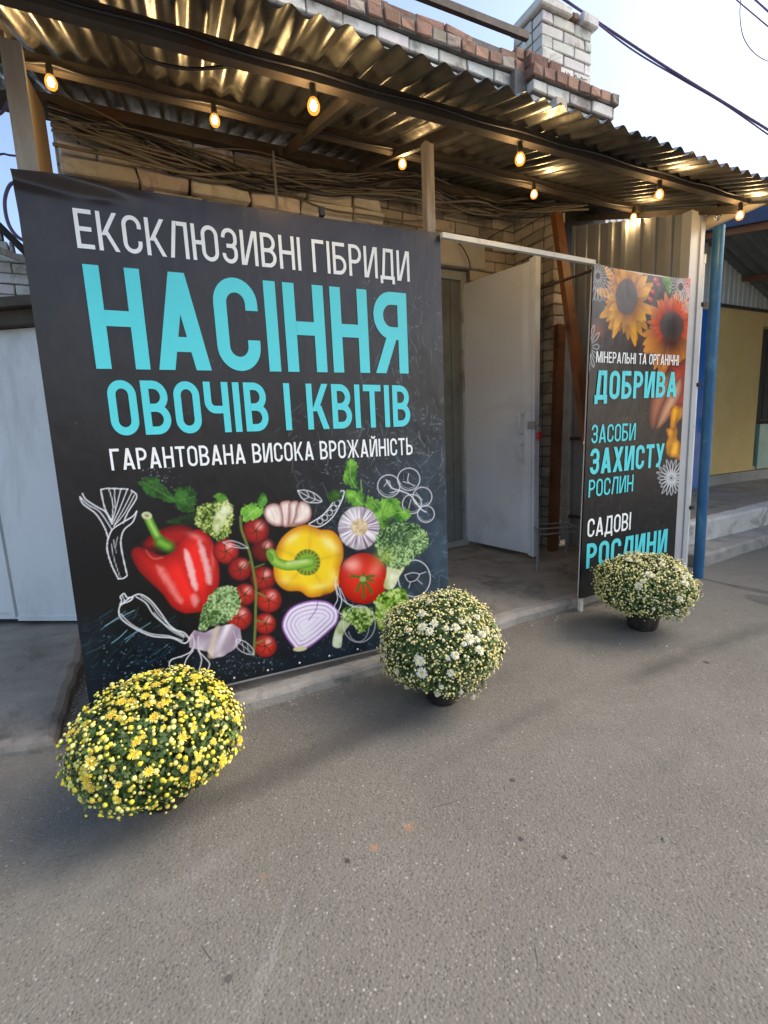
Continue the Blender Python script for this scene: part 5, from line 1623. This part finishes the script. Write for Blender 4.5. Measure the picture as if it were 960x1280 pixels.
ng = thing('yellow_building', 'yellow neighbouring building with blue door, pale siding and a dark slate roof', 'building', (7, 3.9, 0.3))
WNY = 3.9
m1 = MB(); m1.box((3.96, WNY, 0.45), (5.9, WNY + 0.3, 2.74)); m1.box((6.79, WNY, 0.45), (8.06, WNY + 0.3, 2.70)); m1.box((5.9, WNY + .002, 2.62), (6.79, WNY + 0.3, 2.74)); m1.box((8.06, WNY + .002, 2.5), (12, WNY + 0.3, 2.70)); m1.box((10, WNY + .003, 0.45), (12, WNY + 0.3, 2.5)); m1.box((8.06, WNY + .003, 0.45), (10, WNY + .3, 0.5))
m1.build('wall', MAT['yellow_wall'], ng)
m1 = MB(); m1.box((3.96, WNY - 0.006, 0.296), (5.9, WNY + 0.3, 0.45)); m1.box((6.79, WNY - 0.006, 0.296), (12, WNY + 0.3, 0.44))
m1.build('plinth', MAT['plinth'], ng)
m1 = MB(); m1.box((5.9, WNY - 0.03, 0.30), (6.79, WNY + 0.02, 2.62)); m1.box((5.94, WNY - 0.045, 0.34), (6.74, WNY - 0.031, 2.57))
dr = m1.build('door', MAT['blue_door'], ng)
m1 = MB(); m1.box((6.66, WNY - 0.075, 1.05), (6.70, WNY - 0.046, 1.25)); sub(dr, m1, 'handle', MAT['grey_metal'])
m1 = MB(); profiled(m1, (3.96, WNY - 0.02), (12.0, WNY - 0.02), 2.705, 4.3, 4.3, 0.11, 0.012, (0, -1)); m1.build('siding', MAT['siding'], ng)
m1 = MB(); m1.box((6.79, WNY - 0.05, 2.67), (12, WNY - 0.034, 2.71)); m1.build('trim', MAT['rusty_steel'], ng)
m1 = MB(); m1.box((8.14, WNY - 0.02, 0.46), (9.6, WNY + 0.03, 1.12)); m1.build('green_panel', MAT['green_paint'], ng)
m1 = MB()
for i in range(9): m1.tube([(8.18 + i * 0.18, WNY - 0.01, 1.12), (8.18 + i * 0.18, WNY - 0.01, 2.5)], 0.009, 6)
for zz in (1.18, 1.8, 2.4): m1.tube([(8.10, WNY - 0.022, zz), (9.7, WNY - 0.022, zz)], 0.009, 6)
m1.build('window_bars', MAT['black_cable'], ng)
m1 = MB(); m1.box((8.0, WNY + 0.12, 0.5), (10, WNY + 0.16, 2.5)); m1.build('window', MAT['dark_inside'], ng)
# roof: eave beam runs out towards the street at X 6.35, sheets slope down to the right
def roofz(X, Y): return 3.352 - 0.366 * (X - 6.69) + 0.20 * (Y - 3.9)
m1 = MB()
V = []; nX, nY = 6, 240
for j in range(nY + 1):
    Y_ = -1.5 + (3.88 + 1.5) * j / nY
    for i in range(nX + 1):
        X_ = 6.30 + 4.6 * i / nX
        V.append((X_, Y_, roofz(X_, Y_) + 0.03 + 0.022 * math.sin(2 * math.pi * Y_ / 0.15)))
m1.mesh(V, [(j * (nX + 1) + i, j * (nX + 1) + i + 1, (j + 1) * (nX + 1) + i + 1, (j + 1) * (nX + 1) + i) for j in range(nY) for i in range(nX)], smooth=True)
rf = m1.build('roof', MAT['dark_slate'], ng)
m1 = MB(); m1.bar((6.36, 3.86, roofz(6.36, 3.86) - 0.03), (6.36, -1.4, roofz(6.36, -1.4) - 0.03), 0.05, 0.07); m1.bar((7.4, 3.86, roofz(7.4, 3.86) - 0.03), (7.4, -1.4, roofz(7.4, -1.4) - 0.03), 0.05, 0.06)
m1.bar((6.4, 3.0, roofz(6.4, 3.0) - 0.07), (10.5, 3.0, roofz(10.5, 3.0) - 0.07), 0.04, 0.05)
sub(rf, m1, 'rafter', MAT['brown_steel'])
m1 = MB(); m1.bar((6.28, 3.87, roofz(6.28, 3.87) + 0.06), (6.28, -1.45, roofz(6.28, -1.45) + 0.06), 0.03, 0.16); sub(rf, m1, 'fascia', surf('fascia_paint', (0.012, 0.04, 0.12), (0.02, 0.055, 0.15), 5, 0.5))

# ------------------------------------------------------------------ left: metal kiosk, brick shed
ks = thing('metal_kiosk', 'pale blue-grey metal kiosk with a dark eave at the left of the big banner', 'kiosk', (-0.9, 3.7, 0.12))
kb = Vector((-0.44, 3.375, 0)); kd = Vector((-0.46, 0.293, 0)).normalized(); kn = Vector((-kd.y, kd.x, 0))
if kn.y > 0: kn = -kn
def kp(s, t, z): return kb + kd * s + kn * t + Vector((0, 0, z))
def kbox(m_, s0, s1, t0, t1, z0, z1):
    p = [kp(s0, t0, z0), kp(s1, t0, z0), kp(s1, t1, z0), kp(s0, t1, z0)]
    q = [kp(s0, t0, z1), kp(s1, t0, z1), kp(s1, t1, z1), kp(s0, t1, z1)]
    if (p[1] - p[0]).cross(p[3] - p[0]).z < 0: p, q = p[::-1], q[::-1]
    m_.hexa(p + q)
m1 = MB(); kbox(m1, 0, 0.50, -0.9, 0, 0.135, 1.90); kbox(m1, 0.50, 2.6, -0.9, -0.012, 0.14, 1.895)
kbox(m1, 0, 0.50, 0.0, 0.006, 0.135, 0.165)
m1.build('body', MAT['kiosk_paint'], ks)
m1 = MB(); kbox(m1, 0.512, 0.535, -0.011, 0.010, 0.16, 1.88); kbox(m1, 0.54, 1.4, -0.011, 0.004, 0.19, 1.86); m1.build('door', MAT['kiosk_paint'], ks)
m1 = MB(); kbox(m1, 0.0, 2.6, -0.88, -0.02, 0.12, 0.134); m1.build('base', MAT['black_plastic'], ks)  # black strip stands in for the shadow gap under the kiosk
m1 = MB(); kbox(m1, -0.1, 2.8, -1.0, 0.13, 1.985, 2.035); kbox(m1, -0.05, 2.7, -0.95, 0.07, 1.905, 1.983); m1.build('eave', surf('dark_wood', (0.05, 0.038, 0.028), (0.10, 0.075, 0.05), 8, 0.8), ks)
# brick shed behind
sh = thing('brick_shed', 'white brick gable wall with a sloping top behind the metal kiosk', 'wall', (-1.5, 5.6, 0))
SY = 5.6
pA, pB = at(0, 286, SY), at(30, 316, SY)
slope = (pB.z - pA.z) / (pB.x - pA.x)
m1 = MB(); r = random.Random(41); z = 1.8; k = 0
ms = MB()
while z < 5.2:
    zt_ = z + CH
    xm = pA.x + (zt_ - pA.z) / slope
    x1 = min(xm, 0.2)
    if x1 > -3.4: course(m1, -3.4, x1, SY, SY + 0.12, z, CH, 0.26, r, (k % 2) * 0.13, W_, 0.004)
    z += CH; k += 1
m1.build('brick_face', MAT['white_brick'], sh)
zl = pA.z + slope * (-3.4 - pA.x); zr = pA.z + slope * (0.2 - pA.x)
m1 = MB(); m1.hexa([(-3.4, SY + .013, 0.1), (0.2, SY + .013, 0.1), (0.2, SY + .3, 0.1), (-3.4, SY + .3, 0.1), (-3.4, SY + .013, zl - .1), (0.2, SY + .013, zr - .1), (0.2, SY + .3, zr - .1), (-3.4, SY + .3, zl - .1)]); m1.build('mortar_bed', MAT['mortar'], sh)
m1 = MB(); m1.bar((-3.4, SY + 0.1, zl), (0.25, SY + 0.1, zr - 0.01), 0.36, 0.03); m1.build('roof_edge', MAT['felt_and_shade'], sh)
a, b = at(0, 313, 5.4), at(30, 325, 5.4); d = b - a
m1 = MB(); m1.bar(a - d * 5, b + d * 1.2, 0.03, 0.05); tag(m1.build('timber_rail', MAT['old_wood']), 'weathered timber rail in front of the white brick gable wall at far left', 'rail')

# ------------------------------------------------------------------ overhead wires
def wire(pts, rad, lab, mat='violet_cable', group=None):
    m_ = MB(); m_.tube(curve(pts, 10), rad, 8)
    tag(m_.build('overhead_wire', MAT[mat]), lab, 'wire', group)
def ext(p, q, k): return q + (q - p) * k
def span(pix, Y0, Y1, rad, lab, k0=2.0, k1=1.5, mat='violet_cable'):
    n = len(pix)
    P = [at(x, y, Y0 + (Y1 - Y0) * i / (n - 1)) for i, (x, y) in enumerate(pix)]
    P = [ext(P[1], P[0], k0)] + P + [ext(P[-2], P[-1], k1)]
    wire(P, rad, lab, mat)
span([(706, 0), (760, 36), (830, 82), (900, 125), (960, 162)], 5.2, 3.9, 0.016, 'thick violet-grey overhead cable crossing the bright sky right of the chimney')
span([(700, -6), (735, 20), (790, 62), (850, 98), (905, 130), (960, 168)], 5.25, 3.95, 0.010, 'thinner violet overhead wire sagging below the thick cable right of the chimney')
span([(915, -5), (935, 12), (960, 33)], 4.4, 4.0, 0.008, 'thin straight overhead wire at the top right corner of the sky')
span([(940, -4), (960, 14)], 4.4, 4.2, 0.012, 'short piece of overhead cable in the extreme top right corner')
wire([at(x, y, 4.2) for x, y in ((927, -12), (925, 20), (930, 48), (945, 68), (965, 77), (985, 70))], 0.006, 'thin slack wire hanging in a loop at the top right of the sky')
wire([at(x, y, 4.4) for x, y in ((-30, 150), (0, 142), (10, 128), (18, 118))], 0.010, 'upper violet wire bending behind the left post', 'violet_cable')
wire([at(x, y, 4.4) for x, y in ((-30, 205), (0, 193), (12, 194), (30, 196))], 0.007, 'thin blue wire running level behind the left post', 'violet_cable')
wire([at(x, y, 4.4) for x, y in ((24, 226), (12, 232), (6, 252), (10, 278), (22, 296), (40, 304))], 0.012, 'violet cable curling in a loop beside the upper left corner of the big banner', 'violet_cable')

# ------------------------------------------------------------------ chrysanthemums
def leaf_material(name, lo, hi):
    m, nt, b = nodes(name)
    a = N(nt, 'ShaderNodeVertexColor', layer_name='col')
    col = mixc(nt, ramp(nt, noise(nt, 40, 3), [(0.3, lo), (0.7, hi)]), a.outputs[0], 1.0, 'MULTIPLY')
    nt.links.new(col, b.inputs['Base Color']); b.inputs['Roughness'].default_value = 0.55
    b.inputs['Subsurface Weight'].default_value = 0.0
    return m
MAT['leaf'] = leaf_material('chrysanthemum_leaf', (0.048, 0.092, 0.020), (0.110, 0.170, 0.042))
def petal_material(name):
    m, nt, b = nodes(name)
    a = N(nt, 'ShaderNodeVertexColor', layer_name='col')
    nt.links.new(a.outputs[0], b.inputs['Base Color']); b.inputs['Roughness'].default_value = 0.6
    return m
MAT['petal'] = petal_material('chrysanthemum_petal')


def frame_from(n, spin):
    n = Vector(n).normalized()
    t = n.cross(Vector((0, 0, 1)) if abs(n.z) < 0.95 else Vector((1, 0, 0))).normalized()
    b = n.cross(t)
    c, s = math.cos(spin), math.sin(spin)
    return t * c + b * s, b * c - t * s, n


def blossom_mesh(name, seed, outer, inner, centre, open_=1.0, full=False):
    """daisy with strap petals (radius 1), more layers when double"""
    r = random.Random(seed)
    m_ = MB()
    layers = ((1.0, 15, 0.10, outer), (0.78, 12, 0.26, inner)) if not full else ((1.0, 16, 0.05, outer), (0.85, 14, 0.28, outer), (0.62, 11, 0.48, inner), (0.38, 7, 0.62, inner))
    for R_, n, lift, col in layers:
        a0 = r.uniform(0, 6)
        for k in range(n):
            a = a0 + 2 * math.pi * k / n + r.uniform(-.12, .12)
            L_ = R_ * r.uniform(.82, 1.08); w = (1.5 if not full else 1.9) * R_ / n
            z1 = lift + r.uniform(-.08, .10)
            c, s = math.cos(a), math.sin(a)
            P = lambda q, o, z: (q * c - o * s, q * s + o * c, z)
            cc = tone(r, col, .10)
            m_.mesh([P(.08, -w * .4, .05), P(.08, w * .4, .05), P(L_ * .6, w, lift * .6 + .10), P(L_ * .6, -w, lift * .6 + .10), P(L_, w * .55, z1), P(L_, -w * .55, z1)],
                    [(0, 3, 2, 1), (3, 5, 4, 2)], cc)
    m_.lathe([(0.24, 0.04), (0.22, 0.16), (0.13, 0.24), (0.01, 0.26)], (0, 0, 0), 8, centre)
    me_o = m_.build(name, MAT['petal'])
    me = me_o.data
    bpy.data.objects.remove(me_o)
    return me


YL = dict(outer=(0.86, 0.70, 0.16), inner=(0.84, 0.58, 0.03), centre=(0.72, 0.42, 0.01))
WH = dict(outer=(0.87, 0.84, 0.68), inner=(0.86, 0.80, 0.50), centre=(0.80, 0.68, 0.30))
YM = [blossom_mesh('yellow_blossom', s, **YL) for s in (1, 2, 3)]
WM = [blossom_mesh('white_blossom', s, full=True, **WH) for s in (4, 5, 6)]


def plant(label, loc, RX, RZ, zc, kind, seed, n_open, n_bud, tilt, pot_r, pot_h, n_leaf=3200, shift=(0, 0), cut=-0.55, bud_r=0.0058):
    """potted cushion chrysanthemum: pot, leaf mound, open blossoms, buds"""
    r = random.Random(seed)
    t = thing('potted_chrysanthemum', label, 'potted plant', loc, 'potted chrysanthemums along the kerb')
    L = Vector(loc)
    # pot
    m_ = MB()
    wob = lambda a, z: 1 + 0.03 * math.sin(a * 3 + z * 40 + seed) + 0.02 * math.sin(a * 7 + z * 90)
    m_.lathe([(0.001, 0.0), (pot_r * .80, 0.0), (pot_r * .86, 0.008), (pot_r * .93, pot_h * .5), (pot_r, pot_h), (pot_r * 1.02, pot_h + .006), (pot_r * .94, pot_h), (pot_r * .9, pot_h * .8), (0.001, pot_h * .8)], loc, 24, wob=wob)
    m_.build('pot', MAT['pot_plastic'], t)
    cen = L + Vector((shift[0], shift[1], zc))
    def bumps(d): return 1 + 0.05 * math.sin(d.x * 5 + seed) * math.sin(d.y * 4 + 2 * seed) + 0.035 * math.sin(d.z * 7 + d.x * 3) + 0.028 * math.sin(d.x * 13 + seed) * math.sin(d.z * 11 + seed * 3) + 0.02 * math.sin(d.y * 23) * math.sin(d.x * 19 + d.z * 17)
    def pt(d, q): return cen + Vector((d.x * RX * q, d.y * RX * q, d.z * RZ * q)) * bumps(d)
    def rdir():
        while True:
            d = Vector((r.gauss(0, 1), r.gauss(0, 1), r.gauss(0, 1))).normalized()
            if d.z > cut: return d
    # leaves: lobed, through the outer volume
    m_ = MB()
    for k in range(n_leaf):
        d = rdir(); q = r.uniform(.45, 1.0) ** .45 * r.choice((1, 1, 1, 1.04))
        p = pt(d, q * .985)
        nrm = Vector((d.x / RX, d.y / RX, d.z / RZ)).normalized()
        n2 = (nrm + Vector((r.gauss(0, .45), r.gauss(0, .45), r.gauss(.15, .45)))).normalized()
        u, v, w = frame_from(n2, r.uniform(0, 6.28))
        s = r.uniform(.008, .0155)
        c = tone(r, (1, 1, 1), .35)
        c = (c[0] * r.uniform(.8, 1.15), c[1], c[2] * .9)
        m_.mesh([p - u * s, p - u * s * .3 + v * s * .45, p + u * s * .25 + v * s * .28 + w * s * .1, p + u * s * .5 + v * s * .42, p + u * s * 1.15 - w * s * .25, p + u * s * .5 - v * s * .42, p + u * s * .2 - v * s * .28 + w * s * .1, p - u * s * .35 - v * s * .45],
                [(0, 7, 6, 2, 1), (2, 6, 5, 4, 3)], c)
    # stems from the pot
    for k in range(46):
        d = rdir(); a = L + Vector((r.uniform(-.05, .05), r.uniform(-.05, .05), pot_h * .8)); b = pt(d, .9)
        m_.tube([a, a.lerp(b, .5) + Vector((0, 0, -.01)), b], .0022, 4, (.7, .8, .5), False)
    m_.build('foliage', MAT['leaf'], t)
    # buds
    m_ = MB()
    bcol = ((0.86, 0.68, 0.05), (0.85, 0.76, 0.22)) if kind == 'y' else ((0.87, 0.78, 0.40), (0.85, 0.72, 0.24))
    pos = []
    for k in range(n_bud):
        d = rdir()
        if r.random() > 0.42 + 0.58 * (d.z + .35): d = rdir()
        p = pt(d, r.uniform(.94, 1.035) if r.random() < .94 else r.uniform(1.03, 1.10))
        nrm = Vector((d.x / RX, d.y / RX, d.z / RZ)).normalized()
        n2 = (nrm + Vector((r.gauss(0, .25), r.gauss(0, .25), .25))).normalized()
        u, v, w = frame_from(n2, r.uniform(0, 6.28))
        s = r.choice((r.uniform(.55, .9), r.uniform(.8, 1.5))) * bud_r
        c = tone(r, r.choice(bcol), .14); g = tone(r, (.16, .26, .05), .2)
        ring = lambda q, h: [p + (u * math.cos(a * math.pi / 3) + v * math.sin(a * math.pi / 3)) * s * q + w * s * h for a in range(6)]
        A, B, D_ = ring(.55, -.6), ring(1.0, .1), ring(.72, .75)
        m_.mesh(A + B, [(i, (i + 1) % 6, 6 + (i + 1) % 6, 6 + i) for i in range(6)], g, True)
        m_.mesh(B + D_ + [p + w * s * 1.0], [(i, (i + 1) % 6, 6 + (i + 1) % 6, 6 + i) for i in range(6)] + [(6 + i, 6 + (i + 1) % 6, 12) for i in range(6)], c, True)
    bo = m_.build('bud', MAT['petal'], t); bo['kind'] = 'stuff'
    # open blossoms: an object each
    meshes = YM if kind == 'y' else WM
    made = []
    tries = 0
    while len(made) < n_open and tries < 6000:
        tries += 1
        d = rdir()
        w8 = max(0.05, d.dot(Vector(tilt).normalized()) * .5 + .5) ** 2.0
        if r.random() > w8: continue
        p = pt(d, r.uniform(1.0, 1.04))
        if any((p - q).length < .012 for q in made): continue
        made.append(p)
        nrm = Vector((d.x / RX, d.y / RX, d.z / RZ)).normalized()
        n2 = (nrm + Vector((r.gauss(0, .2), r.gauss(0, .2), .3))).normalized()
        u, v, w = frame_from(n2, r.uniform(0, 6.28))
        s = r.choice((r.uniform(.010, .015), r.uniform(.016, .025))) if kind == 'w' else r.choice((r.uniform(.009, .013), r.uniform(.012, .021)))
        o = bpy.data.objects.new('blossom', r.choice(meshes))
        C.objects.link(o); o.parent = t
        o.matrix_local = Matrix.Translation(p - L) @ Matrix([[u.x * s, v.x * s, w.x * s, 0], [u.y * s, v.y * s, w.y * s, 0], [u.z * s, v.z * s, w.z * s, 0], [0, 0, 0, 1]])
    return t


plant('yellow chrysanthemum mound at the lower left corner of the big banner', (-0.070, 1.66, 0), 0.262, 0.182, 0.246, 'y', 51, 99, 1700, (0.0, -0.35, 1.0), 0.085, 0.11, 6500, (0, 0), -0.93, 0.0060)
plant('cream white chrysanthemum between the big banner and the open doorway', (1.085, 1.70, 0), 0.268, 0.214, 0.272, 'w', 52, 46, 3200, (-0.3, -0.7, 0.15), 0.088, 0.125, 6500, (0, 0), -0.76, 0.0043)
plant('cream white chrysanthemum in front of the narrow sunflower banner', (2.535, 1.74, 0), 0.270, 0.178, 0.256, 'w', 53, 56, 3200, (0.4, -0.7, 0.4), 0.095, 0.125, 6500, (0, 0), -0.7, 0.0047)

# ------------------------------------------------------------------ grit and dry leaves gathered along the kerb
r = random.Random(77)
m1 = MB()
def kerb_y(x):
    for (xa, ya), (xb, yb) in zip(KF, KF[1:]):
        if xa <= x <= xb: return ya + (yb - ya) * (x - xa) / (xb - xa)
    return KF[-1][1]
for k in range(1100):
    q = r.random()
    if q < .62: x = r.uniform(-0.33, 3.6); y = kerb_y(x) - 0.012 - abs(r.gauss(0, .035)); z = 0.0
    elif q < .78: x = r.uniform(-0.3, 3.3); y = kerb_y(x) + 0.15 + abs(r.gauss(0, .3)); z = slab_z(y - kerb_y(x)) + 0.0005
    elif q < .9: x = r.uniform(-2, 4.5); y = r.uniform(0.4, 1.9); z = 0.0
    else: x = r.uniform(-1.6, -0.5); y = r.uniform(2.5, 3.3); z = 0.0505 + 0.062 * min(1, max(0, (y - 2.22) / 1.15))
    s_ = r.uniform(.0016, .0045) * (1.5 if r.random() < .08 else 1)
    if k > 900:
        u_ = r.random(); x = lf.x + (lb.x - lf.x) * u_ + abs(r.gauss(0.03, .02)); y = lf.y + (lb.y - lf.y) * u_; z = 0.0; s_ *= 1.8
    c = tone(r, r.choice(((.30, .28, .25), (.16, .15, .13), (.42, .40, .36), (.22, .17, .12), (.30, .27, .22), (.16, .14, .11), (.7, .69, .66) if k < 900 else (.2, .16, .12))), .2)
    P = [Vector((x, y, z)) + Vector((math.cos(a) * s_ * r.uniform(.7, 1.2), math.sin(a) * s_ * r.uniform(.7, 1.2), s_ * .35)) for a in (0, 1.25, 2.5, 3.77, 5.03)]
    m1.mesh(P + [(x, y, z + s_ * 1.0), (x, y, z - .0005)], [(i, (i + 1) % 5, 5) for i in range(5)] + [((i + 1) % 5, i, 6) for i in range(5)], c)
for k in range(46):
    if r.random() < .7: x = r.uniform(-0.3, 3.5); y = kerb_y(x) - 0.02 - abs(r.gauss(0, .05)); z = 0.003
    else: x = r.uniform(-0.3, 3.2); y = kerb_y(x) + 0.15 + abs(r.gauss(0, .35)); z = slab_z(y - kerb_y(x)) + 0.004
    a = r.uniform(0, 6.28); L_ = r.uniform(.008, .019); w_ = L_ * r.uniform(.3, .5)
    u = Vector((math.cos(a), math.sin(a), r.uniform(-.1, .2))); v = Vector((-math.sin(a), math.cos(a), r.uniform(0, .3)))
    p = Vector((x, y, z))
    m1.mesh([p - u * L_, p + v * w_, p + u * L_, p - v * w_], [(0, 3, 2, 1)], tone(r, r.choice(((.24, .15, .07), (.32, .23, .10), (.15, .10, .06))), .2))
struct(m1.build('grit', MAT['petal']), 'stuff')
